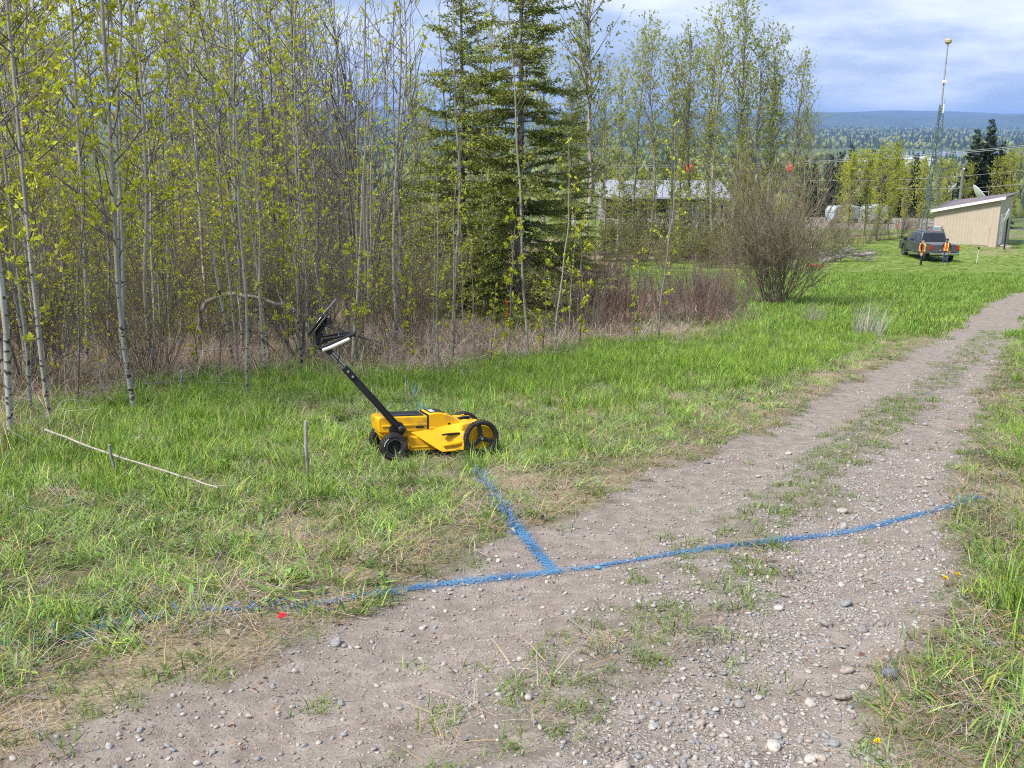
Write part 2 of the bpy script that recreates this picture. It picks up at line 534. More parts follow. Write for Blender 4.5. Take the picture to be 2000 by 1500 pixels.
# one polar sheet round the viewer, fine where the photograph looks, reaching the horizon
_az = np.concatenate([np.linspace(-math.pi, -rad(37), 34)[:-1], np.linspace(-rad(37), rad(37), 330), np.linspace(rad(37), math.pi, 34)[1:]])
_r = [0.4]
while _r[-1] < 19000:
    r_ = _r[-1]
    k = .03 if r_ < 2 else 0.0058 if r_ < 26 else .012 if r_ < 80 else .03 if r_ < 300 else .06
    _r.append(r_ * (1 + k))
_r = np.array(_r)
A_, R_ = np.meshgrid(_az, _r)
gx = (np.sin(A_) * R_).ravel(); gy = (np.cos(A_) * R_).ravel()
gzv = gz(gx, gy)
na, nr = len(_az), len(_r)
_i = np.arange(nr - 1)[:, None] * na; _j = np.arange(na - 1)[None, :]
GQ = np.stack([_i + _j, _i + _j + 1, _i + na + _j + 1, _i + na + _j], -1).reshape(-1, 4)[:, ::-1]
tr, bare, grav = track_fields(gx, gy)
far_ = np.hypot(gx, gy) > 125
tr[far_] = 0; bare[far_] = 0; grav[far_] = 0
wood = inside(gx, gy, WOOD).astype(float)
dW = dist_poly(gx, gy, np.vstack([WOOD, WOOD[:1]]))
sdW = np.where(wood > .5, dW, -dW) + (fbm(gx, gy, 1.6, 51) - .5) * 2.2
litter = sstep(-.3, 1.0, sdW)
dLe = dist_poly(gx, gy, L_EDGE)
insT = inside(gx, gy, TRACK)
dry = np.clip(np.exp(-((np.where(insT, 0, dLe) - .12) / .42) ** 2) * (.35 + .8 * fbm(gx, gy, .8, 61)) + .9 * sstep(.56, .7, fbm(gx, gy, 1.1, 63)) * (gy < 18), 0, 1) * (1 - tr) 
dry = np.maximum(dry, .75 * sstep(.60, .72, fbm(gx, gy, 5, 67)) * (gy > 21) * (gy < 96) * (1 - tr))
# gravel yard below the bench
yard = ((gy > 112) & (gy < 168) & (gx > 12) & (gx < 62)).astype(float)
bare = np.maximum(bare, yard); grav = np.maximum(grav, yard * .2)
litter *= (1 - yard)

def ground_material():
    m_, t, b = mat_new('ground_soil')
    N = t.nodes.new; Lk = t.links.new
    def attr(n):
        a = N('ShaderNodeAttribute'); a.attribute_name = n; return a
    at = attr('mask'); at2 = attr('mask2')
    s1 = N('ShaderNodeSeparateColor'); Lk(at.outputs['Color'], s1.inputs[0])
    s2 = N('ShaderNodeSeparateColor'); Lk(at2.outputs['Color'], s2.inputs[0])
    co = N('ShaderNodeTexCoord')
    def noise(sc, det=6, ro=.6):
        n = N('ShaderNodeTexNoise'); n.inputs['Scale'].default_value = sc; n.inputs['Detail'].default_value = det; n.inputs['Roughness'].default_value = ro
        Lk(co.outputs['Object'], n.inputs[0]); return n
    def ramp(src, stops):
        r = N('ShaderNodeValToRGB'); els = r.color_ramp.elements
        for k, (p, c) in enumerate(stops):
            q = els[k] if k < 2 else els.new(p)
            q.position = p; q.color = (*c, 1)
        Lk(src, r.inputs[0]); return r
    def mix(f, a, b_):
        x_ = N('ShaderNodeMix'); x_.data_type = 'RGBA'
        if isinstance(f, float): x_.inputs['Factor'].default_value = f
        else: Lk(f, x_.inputs['Factor'])
        Lk(a, x_.inputs['A']); Lk(b_, x_.inputs['B']); return x_.outputs['Result']
    nA, nB, nC, nD = noise(1.2), noise(9), noise(55, 4), noise(.25, 4)
    grass = ramp(nB.outputs['Fac'], [(.32, (.035, .035, .017)), (.68, (.17, .15, .075)), (.5, (.075, .075, .03))])  # darkened so that the shade in gaps between blades sits in this colour
    lawn = ramp(nA.outputs['Fac'], [(.30, (.10, .15, .03)), (.70, (.28, .29, .10)), (.5, (.15, .215, .042))])
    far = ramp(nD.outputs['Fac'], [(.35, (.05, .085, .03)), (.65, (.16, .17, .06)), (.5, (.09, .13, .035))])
    soil = ramp(nB.outputs['Fac'], [(.25, (.165, .138, .117)), (.75, (.34, .295, .26)), (.5, (.245, .208, .178))])
    # small chips pressed into the dirt
    vo = N('ShaderNodeTexVoronoi'); vo.inputs['Scale'].default_value = 62; Lk(co.outputs['Object'], vo.inputs['Vector'])
    vo2 = N('ShaderNodeTexVoronoi'); vo2.inputs['Scale'].default_value = 27; Lk(co.outputs['Object'], vo2.inputs['Vector'])
    chip = ramp(vo.outputs['Color'], [(.2, (.17, .155, .145)), (.9, (.62, .58, .53)), (.55, (.36, .32, .285))])
    c1 = N('ShaderNodeMath'); c1.operation = 'LESS_THAN'; c1.inputs[1].default_value = .36; Lk(vo.outputs['Distance'], c1.inputs[0])
    c2 = N('ShaderNodeMath'); c2.operation = 'MULTIPLY'; Lk(c1.outputs[0], c2.inputs[0])
    nE = noise(4, 3)
    c3 = N('ShaderNodeMapRange'); c3.inputs['From Min'].default_value = .38; c3.inputs['From Max'].default_value = .62; Lk(nE.outputs['Fac'], c3.inputs['Value'])
    c3b = N('ShaderNodeMath'); c3b.operation = 'MULTIPLY'; Lk(c3.outputs[0], c3b.inputs[0]); Lk(s2.outputs['Green'], c3b.inputs[1])
    Lk(c3b.outputs[0], c2.inputs[1])
    dirt = mix(c2.outputs[0], soil.outputs[0], chip.outputs[0])
    litter_ = ramp(nC.outputs['Fac'], [(.30, (.12, .09, .055)), (.72, (.44, .35, .22)), (.5, (.26, .205, .13))])
    straw = ramp(nC.outputs['Fac'], [(.30, (.13, .105, .065)), (.70, (.42, .35, .23)), (.5, (.25, .205, .13))])
    c = mix(s2.outputs['Red'], grass.outputs[0], lawn.outputs[0])
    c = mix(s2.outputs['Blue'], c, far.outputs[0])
    c = mix(s1.outputs['Blue'], c, straw.outputs[0])
    c = mix(s1.outputs['Green'], c, litter_.outputs[0])
    c = mix(s1.outputs['Red'], c, dirt)
    Lk(c, b.inputs['Base Color'])
    b.inputs['Roughness'].default_value = .95
    b.inputs['Specular IOR Level'].default_value = .2
    h1 = N('ShaderNodeMath'); h1.operation = 'MULTIPLY_ADD'; h1.inputs[1].default_value = .6
    Lk(nC.outputs['Fac'], h1.inputs[0]); Lk(nB.outputs['Fac'], h1.inputs[2])
    bp = N('ShaderNodeBump'); bp.inputs['Strength'].default_value = .8; bp.inputs['Distance'].default_value = .02
    Lk(h1.outputs[0], bp.inputs['Height'])
    bp2 = N('ShaderNodeBump'); bp2.inputs['Distance'].default_value = .012; bp2.invert = True
    Lk(c3b.outputs[0], bp2.inputs['Strength']); Lk(vo.outputs['Distance'], bp2.inputs['Height']); Lk(bp.outputs[0], bp2.inputs['Normal'])
    Lk(bp2.outputs[0], b.inputs['Normal'])
    return m_
M_GROUND = ground_material()

rr = np.hypot(gx, gy)
lawn_w = sstep(14, 26, rr) 
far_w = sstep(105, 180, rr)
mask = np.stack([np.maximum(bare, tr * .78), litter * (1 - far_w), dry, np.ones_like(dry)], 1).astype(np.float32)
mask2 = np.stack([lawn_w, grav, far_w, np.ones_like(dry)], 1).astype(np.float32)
fq = GQ
ftr = tr[fq].mean(1) > .5
def ground_part(name, sel):
    q = fq[sel]
    used, inv = np.unique(q, return_inverse=True)
    q = inv.reshape(-1, 4)
    g = Geo(); g.add(np.stack([gx, gy, gzv], 1)[used], q)
    me = g.mesh(name, [M_GROUND], True)
    for nme, arr in (('mask', mask), ('mask2', mask2)):
        a = me.attributes.new(nme, 'FLOAT_COLOR', 'POINT'); a.data.foreach_set('color', arr[used].ravel())
    o = link(name, me); setp(o, kind='structure'); return o
ground = ground_part('ground', ~ftr)
track = ground_part('gravel_track', ftr)

# river, far hills
def sheet(name, pts, mat, kind='structure'):
    me = bpy.data.meshes.new(name); me.from_pydata([tuple(p) for p in pts], [], [tuple(range(len(pts)))]); me.materials.append(mat)
    o = link(name, me); setp(o, kind=kind); return o
M_WATER = simple('river_water', (.10, .13, .16), .12, spec=.6, bump=.15, bscale=.05)
sheet('river', [(760, 2250, -59.5), (2600, 2100, -59.5), (2600, 2900, -59.5), (1500, 2880, -59.5), (900, 2650, -59.5)], M_WATER)

def hill_mesh(name, y0, depth, x0, x1, hfun, mat, n=160, k=14):
    xs = np.linspace(x0, x1, n); ts = np.linspace(0, 1, k)
    X, Tt = np.meshgrid(xs, ts)
    H = hfun(X) * np.sin(np.clip(Tt * 1.0, 0, 1) * math.pi) ** .8 + (fbm(X, Tt * depth, 700, 77) - .5) * 26 * np.sin(Tt * math.pi)
    Z = -8 + np.maximum(H, -2)
    V = np.stack([X, y0 + Tt * depth, Z], -1).reshape(-1, 3)
    i = np.arange(k - 1)[:, None] * n; j = np.arange(n - 1)[None, :]
    g = Geo(); g.add(V, np.stack([i + j, i + j + 1, i + n + j + 1, i + n + j], -1).reshape(-1, 4))
    o = link(name, g.mesh(name, [mat], True)); setp(o, kind='structure'); return o
M_HILL = simple('wooded_hill', (.045, .07, .05), .95, noise=.35, nscale=.004)
hill_mesh('hill', 8200, 2400, -9000, 16000, lambda x: 20 + 150 * fbm(x, x * 0, 1900, 81), M_HILL)
hill_mesh('hill', 11000, 3800, -14000, 24000, lambda x: 60 + 260 * fbm(x, x * 0 + 9, 3600, 85), M_HILL)
# ------------------------------------------------------------------ plant generators
def unit(v): return v / (np.linalg.norm(v) + 1e-9)

def leaves(g, P, D, L, W, rng, mat, c0, c1, fold=.25):
    """diamond leaves: base at P, pointing along D"""
    P = np.asarray(P, float); n = len(P)
    if n == 0: return
    D = np.asarray(D, float); D = D / (np.linalg.norm(D, axis=1)[:, None] + 1e-9)
    R = rng.normal(size=(n, 3)); S = np.cross(D, R); S /= np.linalg.norm(S, axis=1)[:, None] + 1e-9
    Nn = np.cross(S, D)
    L = np.asarray(L)[:, None] if np.ndim(L) else L
    W = np.asarray(W)[:, None] if np.ndim(W) else W
    a = P; tip = P + D * L; mid = P + D * L * .45 + Nn * L * fold * .4
    b = mid + S * W; c = mid - S * W
    V = np.stack([a, b, tip, c], 1).reshape(-1, 3)
    Q = np.arange(n * 4).reshape(n, 4)
    t = rng.rand(n, 1); br = .8 + .4 * rng.rand(n, 1)
    C = (np.array(c0) * (1 - t) + np.array(c1) * t) * br
    g.add(V, Q, None, mat, np.repeat(C, 4, 0))

LEAF_A, LEAF_B = (.42, .49, .03), (.72, .72, .08)

def aspen(seed, H=8.0, r0=.035, crown=.22, nbr=46, Lmax=1.1, cl=3, leaf=.05, curve=0.0, lean=(0, 0), leafy=1.0, up=1.0, tw=5, lc=(LEAF_A, LEAF_B), stems=1, tsides=7):
    rng = np.random.RandomState(seed)
    gt, gc = Geo(), Geo()
    LP, LD = [], []
    for s_ in range(stems):
        n = 26; t = np.linspace(0, 1, n)
        wob = sum(rng.normal(0, .075 / f_, (1, 2)) * np.sin(t[:, None] * f_ * 3.1 + rng.rand(1, 2) * 6.28) for f_ in (1, 2, 3, 5, 8)) * H / 8
        wob = wob - wob[0] + np.cumsum(rng.normal(0, .004, (n, 2)), 0)
        ln = np.array(lean) + rng.normal(0, .012, 2) * (1 + 3 * (stems > 1))
        P = np.zeros((n, 3)); P[:, 2] = t * H - .12
        P[:, :2] = wob + t[:, None] * H * ln
        P[:, 0] += curve * (1 - np.exp(-t * H / .5)) 
        if stems > 1: P[:, :2] += rng.normal(0, .12, 2)
        R = (r0 * (1 - t) ** .85 + .004) * rng.uniform(.93, 1.08, n); R[0] *= 1.35
        gt.tube(P, R, tsides)
        for k in range(nbr):
            tb = crown + (0.97 - crown) * (k + rng.rand()) / nbr
            i = tb * (n - 1); i0 = int(i); f = i - i0
            p0 = P[i0] * (1 - f) + P[min(i0 + 1, n - 1)] * f; rb = np.interp(tb, t, R)
            az = rng.rand() * 2 * math.pi
            L = Lmax * (.35 + .65 * math.sin(math.pi * min(1, (1 - tb) / (1 - crown) * .9 + .1))) * rng.uniform(.55, 1.15)
            elev = rad(rng.uniform(18, 52)) * up
            d = np.array([math.cos(az) * math.cos(elev), math.sin(az) * math.cos(elev), math.sin(elev)])
            m = 5; B = [p0]; dd = d.copy()
            for q in range(m - 1):
                dd = unit(dd + rng.normal(0, .12, 3) + np.array([0, 0, .13])); B.append(B[-1] + dd * L / (m - 1))
            B = np.array(B); rbr = min(rb * .55, .005 + .008 * L)
            gc.tube(B, np.linspace(rbr, .0018, m), 4 if L > .5 else 3, 0)
            for w in range(tw):
                u = rng.uniform(.3, 1.0) * (m - 1); u0 = min(int(u), m - 2); q0 = B[u0] + (B[u0 + 1] - B[u0]) * (u - u0)
                td = unit(dd * .6 + rng.normal(0, .55, 3) + np.array([0, 0, .25]))
                tl = rng.uniform(.08, .32) * Lmax
                e1 = q0 + td * tl * .5 + rng.normal(0, .01, 3); e2 = q0 + td * tl + np.array([0, 0, .02])
                gc.tube(np.array([q0, e1, e2]), np.array([.0032, .0024, .0014]) * (1 + leaf * 4), 3, 0)
                for c_ in range(cl):
                    if rng.rand() > leafy: continue
                    base = q0 + (e2 - q0) * rng.uniform(.35, 1) if c_ else e2
                    for z in range(rng.randint(4, 7)):
                        LP.append(base + rng.normal(0, .006, 3)); LD.append(td * .5 + rng.normal(0, .6, 3) + np.array([0, 0, .25]))
    if LP:
        k = len(LP); sz = leaf * rng.uniform(.6, 1.2, k)
        leaves(gc, np.array(LP), np.array(LD), sz, sz * .26, rng, 1, *lc)
    return gt, gc

def shrub(seed, n=40, H=1.5, spread=.5, r=.006, forks=3, twigs=4, leafn=0, leaf=.03, base=.2, wob=.05, droop=0.0, sides=4, lc=(LEAF_A, LEAF_B)):
    """many stems from one base"""
    rng = np.random.RandomState(seed)
    gs, gc = Geo(), Geo(); LP, LD = [], []
    for k in range(n):
        az = rng.rand() * 2 * math.pi; out = spread * math.sqrt(rng.rand()); h = H * rng.uniform(.45, 1.05) * (1 - .25 * out / max(spread, .01))
        d = unit(np.array([math.cos(az) * out, math.sin(az) * out, 1.0]))
        m = 7; P = [np.array([math.cos(az), math.sin(az), 0]) * base * rng.rand() + np.array([0, 0, -.05])]
        for q in range(m - 1):
            d = unit(d + rng.normal(0, wob, 3) + np.array([0, 0, .05 - droop * q / m])); P.append(P[-1] + d * h / (m - 1))
        P = np.array(P); rs = r * rng.uniform(.5, 1.2)
        gs.tube(P, np.linspace(rs, rs * .25 + .0008, m), sides)
        for f in range(forks):
            u = rng.uniform(1.2, m - 1.3); u0 = int(u); q0 = P[u0] + (P[u0 + 1] - P[u0]) * (u - u0)
            fd = unit(d + rng.normal(0, .38, 3)); fl = h * rng.uniform(.2, .45)
            F = [q0]
            for q in range(3):
                fd = unit(fd + rng.normal(0, .12, 3) + np.array([0, 0, .12])); F.append(F[-1] + fd * fl / 3)
            F = np.array(F); gs.tube(F, np.linspace(rs * .5, .0008 + rs * .12, 4), 3)
            for w in range(twigs):
                a = F[rng.randint(1, 4)]; wd = unit(fd + rng.normal(0, .5, 3)); wl = fl * rng.uniform(.2, .5)
                gc.tube(np.array([a, a + wd * wl * .5 + rng.normal(0, .01, 3), a + wd * wl]), np.array([.3, .22, .12]) * rs + .0007, 3, 0)
                for z in range(leafn):
                    LP.append(a + wd * wl * rng.uniform(.3, 1)); LD.append(wd * .4 + rng.normal(0, .7, 3))
    if LP:
        k = len(LP); sz = leaf * rng.uniform(.5, 1.2, k)
        leaves(gc, np.array(LP), np.array(LD), sz, sz * .3, rng, 1, *lc)
    return gs, gc

def spruce(seed, H=8.5, r0=.08, Rm=1.7, nb=150, dens=1.0, bare=.03, needle=.07, lc=((.09, .13, .024), (.32, .36, .065)), simple_=False):
    rng = np.random.RandomState(seed)
    gt, gc = Geo(), Geo()
    n = 14; t = np.linspace(0, 1, n)
    P = np.zeros((n, 3)); P[:, 2] = t * H - .1; P[:, :2] = np.cumsum(rng.normal(0, .012, (n, 2)), 0)
    R = r0 * (1 - t) + .006
    gt.tube(P, R, 8)
    NP, ND = [], []
    for k in range(nb):
        tb = bare + (1 - bare - .01) * (k + rng.rand() * .7) / nb
        i = tb * (n - 1); i0 = min(int(i), n - 2); p0 = P[i0] + (P[i0 + 1] - P[i0]) * (i - i0)
        az = rng.rand() * 2 * math.pi
        L = Rm * (1 - tb) ** .72 * rng.uniform(.55, 1.12) + .10
        el = rad(np.interp(tb, [0, .5, 1], [-6, 14, 50]) + rng.normal(0, 9))
        d = np.array([math.cos(az) * math.cos(el), math.sin(az) * math.cos(el), math.sin(el)])
        m = 6; B = [p0]; dd = d.copy()
        for q in range(m - 1):
            dd = unit(dd + rng.normal(0, .05, 3) + np.array([0, 0, -.13 + .055 * q])); B.append(B[-1] + dd * L / (m - 1))
        B = np.array(B)
        gt.tube(B, np.linspace(.004 + .008 * L, .002, m), 4)
        side = unit(np.cross(d, (0, 0, 1)))
        ns = max(4, int(L * 15 * dens))
        for s_ in range(ns):
            u = .12 + .88 * (s_ + rng.rand()) / ns
            v = u * (m - 1); v0 = min(int(v), m - 2); q0 = B[v0] + (B[v0 + 1] - B[v0]) * (v - v0)
            tl = (.10 + .34 * L * (1 - u) ** .8) * rng.uniform(.6, 1.15)
            sg = 1 if s_ % 2 else -1
            td = unit(dd * .75 + side * sg * rng.uniform(.55, .95) + np.array([0, 0, rng.uniform(-.32, .1)]))
            q1 = q0 + td * tl + np.array([0, 0, -.05 * tl])
            gc.tube(np.array([q0, q1]), np.array([.0035, .0015]), 3, 0)
            c_ = max(3, int(tl * (58 if not simple_ else 14)))
            for z in range(c_):
                f = (z + rng.rand()) / c_; bp_ = q0 + (q1 - q0) * f
                NP.append(bp_); ND.append(td * .8 + rng.normal(0, .55, 3))
            if tl > .22:
                for y_ in range(int(tl / .085)):
                    f = rng.uniform(.2, .95); bp_ = q0 + (q1 - q0) * f
                    sd = unit(td * .7 + np.cross(td, (0, 0, 1)) * rng.choice([-1, 1]) * .8 + np.array([0, 0, -.25 + .3 * rng.rand()])); sl = tl * .3 * rng.uniform(.5, 1)
                    c2_ = max(2, int(sl * 60))
                    for z in range(c2_):
                        NP.append(bp_ + sd * sl * (z + .5) / c2_); ND.append(sd * .8 + rng.normal(0, .5, 3))
    k = len(NP); sz = needle * rng.uniform(.7, 1.4, k)
    leaves(gc, np.array(NP), np.array(ND), sz, sz * .15, rng, 1, *lc, fold=.1)
    return gt, gc

def make_plant(name, gt, gc, m_trunk, m_twig, m_leaf, crown='crown', trunk='trunk'):
    root = empty(name)
    link(trunk, gt.mesh(name + '_trunk', [m_trunk], True), root)
    if gc.n: link(crown, gc.mesh(name + '_crown', [m_twig, m_leaf]), root)
    return root

class Kit:
    """prototypes are moved the first time they are used and copied afterwards"""
    def __init__(s): s.p = {}; s.used = set()
    def add(s, key, root): s.p[key] = root
    def put(s, key, loc, rz=0, sc=1.0, label=None, cat=None, group=None, tilt=(0, 0), zs=1.0):
        r = s.p[key]
        o = r if key not in s.used else copy_tree(r)
        if key in s.used:
            for k_ in ('label', 'group', 'category'):
                if k_ in o: del o[k_]
        s.used.add(key)
        o.location = tuple(loc); o.rotation_euler = (tilt[0], tilt[1], rz); o.scale = (sc, sc, sc * zs)
        setp(o, label, cat, group); return o
    def drop_unused(s):
        for k, r in s.p.items():
            if k not in s.used:
                for c in list(r.children): bpy.data.objects.remove(c)
                bpy.data.objects.remove(r)
K = Kit()

# near woodland aspens (leaf rosettes large enough to see)
for i in range(6):
    K.add(('asp', i), make_plant('aspen_tree', *aspen(100 + i, H=8.2 + .5 * i % 2, r0=[.024, .021, .027, .019, .025, .022][i], crown=.17, nbr=46, Lmax=1.3, cl=2, leaf=.068, leafy=.78, tw=5), M_BARK, M_TWIG, M_LEAF))
# deeper woodland: taller, barer, darker
for i in range(4):
    K.add(('deep', i), make_plant('aspen_tree', *aspen(200 + i, H=10.5, r0=[.034, .026, .036, .028][i], crown=.10, nbr=64, Lmax=1.6, cl=2, leaf=.08, leafy=.30, tw=6), [M_BARK, M_BARK_D, M_BARK_G, M_BARK_D][i], M_TWIG, M_LEAF))
# poplars and birches of the middle distance, with a thin haze of young leaves
for i in range(5):
    K.add(('pop', i), make_plant('poplar_tree', *aspen(300 + i, H=15, r0=.11, crown=.18, nbr=80, Lmax=3.0, cl=4, leaf=.105, leafy=.8, up=1.5, tw=8, tsides=7, lc=((.32, .37, .06), (.56, .57, .14))), M_BARK_D if i % 2 else M_BARK, M_TWIG, M_LEAF))
# fuller young trees by the yard
for i in range(4):
    K.add(('yard', i), make_plant('poplar_tree', *aspen(400 + i, H=9, r0=.07, crown=.12, nbr=64, Lmax=1.9, cl=3, leaf=.13, leafy=.6, up=1.5, tw=7, lc=((.36, .42, .035), (.62, .62, .10)), stems=2), M_BARK_D, M_TWIG, M_LEAF))
# bare saplings with a few leaves
for i in range(4):
    K.add(('sap', i), make_plant('sapling', *aspen(500 + i, H=4.6, r0=.018, crown=.16, nbr=16, Lmax=.5, cl=2, leaf=.06, leafy=.75, tw=3), M_BARK_G, M_TWIG, M_LEAF))
for i in range(3):   # knee-high whips leafed out along the stem
    K.add(('whip', i), make_plant('sapling', *aspen(540 + i, H=1.9, r0=.009, crown=.12, nbr=15, Lmax=.22, cl=2, leaf=.062, leafy=1, tw=2, up=1.3), M_TWIG, M_TWIG, M_LEAF))
# thin bare poles
for i in range(3):
    K.add(('pole', i), make_plant('sapling', *aspen(560 + i, H=7.0, r0=.018, crown=.30, nbr=20, Lmax=.55, cl=2, leaf=.05, leafy=.35, tw=3), [M_BARK, M_BARK_G, M_BARK_D][i], M_TWIG, M_LEAF))
for i in range(2):   # tall multi-stemmed bare alder
    gs, gc = shrub(600 + i, n=24, H=9.6, spread=.36, r=.034, forks=5, twigs=5, leafn=2 * i, leaf=.05, base=.45, wob=.035, sides=6)
    K.add(('alder', i), make_plant('alder_tree', gs, gc, M_BARK_D, M_TWIG, M_LEAF, trunk='trunk'))
for i in range(4):   # woodland thicket, bare and brown-grey
    gs, gc = shrub(640 + i, n=34, H=3.0, spread=.65, r=.011, forks=5, twigs=5, leafn=1 if i < 3 else 3, leaf=.045, base=.35, wob=.09)
    K.add(('thick', i), make_plant('bare_shrub', gs, gc, M_TWIG if i % 2 else M_TWIG_B, M_TWIG, M_LEAF, trunk='branch_clump', crown='crown'))
for i in range(3):   # red-stemmed dogwood
    gs, gc = shrub(660 + i, n=20, H=1.55, spread=.6, r=.0085, forks=5, twigs=2, base=.45, wob=.07)
    K.add(('red', i), make_plant('dogwood_shrub', gs, gc, M_TWIG_R if i == 0 else M_TWIG if i == 1 else M_TWIG_B, M_TWIG_B, M_LEAF, trunk='branch_clump', crown='crown'))
gs, gc = shrub(680, n=80, H=5.2, spread=.58, r=.019, forks=8, twigs=6, leafn=2, leaf=.045, base=.6, wob=.15, sides=5, lc=((.17, .19, .04), (.30, .31, .08)))
K.add(('willow', 0), make_plant('willow_bush', gs, gc, M_WILLOW, M_WILLOW, M_LEAF, trunk='branch_clump', crown='crown'))
for i in range(2):   # yellow-green rough shrubs of the middle distance
    gs, gc = shrub(700 + i, n=40, H=3.6, spread=.75, r=.016, forks=4, twigs=4, leafn=2, leaf=.12, base=.6, wob=.07, lc=((.17, .20, .035), (.31, .33, .08)))
    K.add(('rough', i), make_plant('willow_bush', gs, gc, M_TWIG_B, M_TWIG, M_LEAF, trunk='branch_clump', crown='crown'))
for i in range(2):
    K.add(('spr', i), make_plant('spruce_tree', *spruce(800 + i, H=9.4 - .6 * i, r0=.09, Rm=2.05 - .25 * i, nb=205, dens=1.0), M_BARK_D, M_TWIG_B, M_NEEDLE))
K.add(('sprs', 0), make_plant('spruce_tree', *spruce(820, H=3.8, r0=.045, Rm=1.25, nb=80, dens=.9), M_BARK_D, M_TWIG_B, M_NEEDLE))
for i in range(2):
    K.add(('sprf', i), make_plant('spruce_tree', *spruce(830 + i, H=13, r0=.14, Rm=2.9, nb=190, dens=.6, needle=.26, simple_=True, lc=((.018, .035, .016), (.04, .065, .025))), M_BARK_D, M_TWIG_B, M_NEEDLE))
K.add(('birch', 0), make_plant('birch_tree', *aspen(840, H=12.5, r0=.085, crown=.22, nbr=84, Lmax=2.2, cl=3, leaf=.085, leafy=.9, up=1.35, tw=7, lc=((.19, .23, .045), (.33, .35, .09)), lean=(.02, 0)), M_BARK_W, M_TWIG, M_LEAF))
# ------------------------------------------------------------------ planting
rf = np.random.RandomState(7)
def put_px(key, px, py, **kw):
    p = GP(px, py); kw.setdefault('rz', rf.rand() * 6.28)
    return K.put(key, p, **kw)

# --- single trees along the woodland edge, placed by where their stems meet the ground
edge = [
 # key, px, py, scale, tilt(x,y), label
 (('asp', 2), 22, 862, .95, (0, .035), 'grey aspen with dark-blotched lower trunk rooted in the grass beyond the fallen stick'),
 (('asp', 0), 98, 828, .85, (0, -.01), 'slim pale aspen just beyond the upper end of the fallen stick'),
 (('asp', 1), 267, 802, 1.0, (0, -.035), 'smooth greenish-grey aspen, foremost of the pair rising from the tall grass'),
 (('asp', 3), 248, 748, 1.0, (0, -.03), 'spotted pale aspen with dark crook at its foot behind the smooth aspen'),
 (('asp', 4), 302, 722, .95, (0, .01), 'pale aspen with dark scars standing behind the two aspens of the tall grass'),
 (('asp', 5), 60, 770, 1.0, (.0, .02), 'pale aspen deeper in the brush behind the dark-blotched aspen'),
 (('pole', 0), 456, 712, 1.0, (0, .05), 'thin leaning grey pole of a tree, bare low down, before the arched log'),
 (('pole', 1), 484, 782, .85, (0, -.02), 'thin straight grey sapling standing in the grass left of the yellow cart'),
 (('pole', 2), 626, 700, .9, (0, .005), 'thin grey pole sapling rising behind the cart handle'),
 (('sap', 0), 592, 735, .9, (0, .0), 'slim sapling just left of the cart handle'),
 (('asp', 2), 776, 668, .92, (0, .0), 'white-barked young aspen with dark foot between the alder and the spruces'),
 (('sap', 1), 737, 716, .8, (0, -.01), 'pencil-thin sapling rising behind the cart body'),
 (('pole', 1), 1030, 700, 1.0, (0, .055), 'tall pale pole aspen leaning in front of the big spruce'),
 (('sap', 2), 1085, 702, .72, (0, .05), 'leafy young aspen beside the orange ribbon, in front of the spruce'),
 (('sap', 3), 855, 735, .62, (0, .0), 'short sapling with sparse leaves in front of the spruces'),
 (('whip', 0), 990, 700, 1.25, (0, 0), 'bushy leafed whip that carries the orange ribbon'),
 (('whip', 1), 560, 700, 1.35, (0, .02), 'bright-leaved whip by the arched fallen log'),
 (('whip', 2), 700, 712, .95, (0, .0), 'bright-leaved whip behind the handlebar of the cart'),
 (('sap', 0), 905, 690, .6, (0, -.05), 'leaning forked sapling under the spruces'),
 (('sap', 2), 1288, 668, .85, (0, .03), 'bare grey sapling rising out of the red dogwood'),
 (('whip', 0), 1130, 682, 1.2, (0, .02), 'leafy whip at the dogwood end of the spruces'),
 (('whip', 1), 1235, 672, .9, (0, 0), 'leafy whip amid the brown end of the dogwood'),
]
for key, px, py, sc, tl, lab in edge:
    cat = 'sapling' if key[0] in ('sap', 'whip', 'pole') else 'tree'
    put_px(key, px, py, sc=sc, tilt=(tl[0], tl[1] + .02), label=lab, cat=cat)
for k, (px, py) in enumerate([(330, 742), (392, 735), (430, 748), (520, 742), (548, 726), (612, 726), (655, 720), (688, 735), (760, 722), (812, 716), (842, 704), (880, 716), (930, 700), (960, 712), (150, 800), (60, 812), (200, 775), (1060, 700), (1110, 688)]):
    put_px((['sap', 'whip', 'pole', 'sap'][k % 4], k % 3), px, py, sc=[.5, .8, .42, .72][(k * 7) % 4] * rf.uniform(.8, 1.25), tilt=(rf.normal(0, .05), rf.normal(.0, .09)), label='spindly sapling standing in the brushy fringe between wood and grass', cat='sapling', group='saplings in the brushy fringe')
K.put(('alder', 0), GP(705, 596), rz=1.0, sc=1.0, label='tall bare many-stemmed alder between the aspens and the spruces', cat='tree')
put_px(('spr', 0), 1012, 642, sc=1.0, label='big dark green spruce, foremost of the group beyond the yellow cart', cat='tree')
put_px(('spr', 1), 902, 622, sc=1.0, label='dark spruce standing close on the alder side of the biggest spruce', cat='tree')
put_px(('sprs', 0), 790, 598, sc=.9, label='small young spruce half hidden under the alder', cat='tree')
put_px(('spr', 1), 1108, 596, sc=.72, label='spruce behind the biggest one, at the foot of the white birch', cat='tree')
put_px(('birch', 0), 1140, 585, sc=.92, rz=.4, label='tall birch with peeling whitish bark rising behind the spruces', cat='tree')
put_px(('willow', 0), 1515, 592, sc=.98, rz=.3, label='big rounded bare willow bush standing alone on the green', cat='bush')

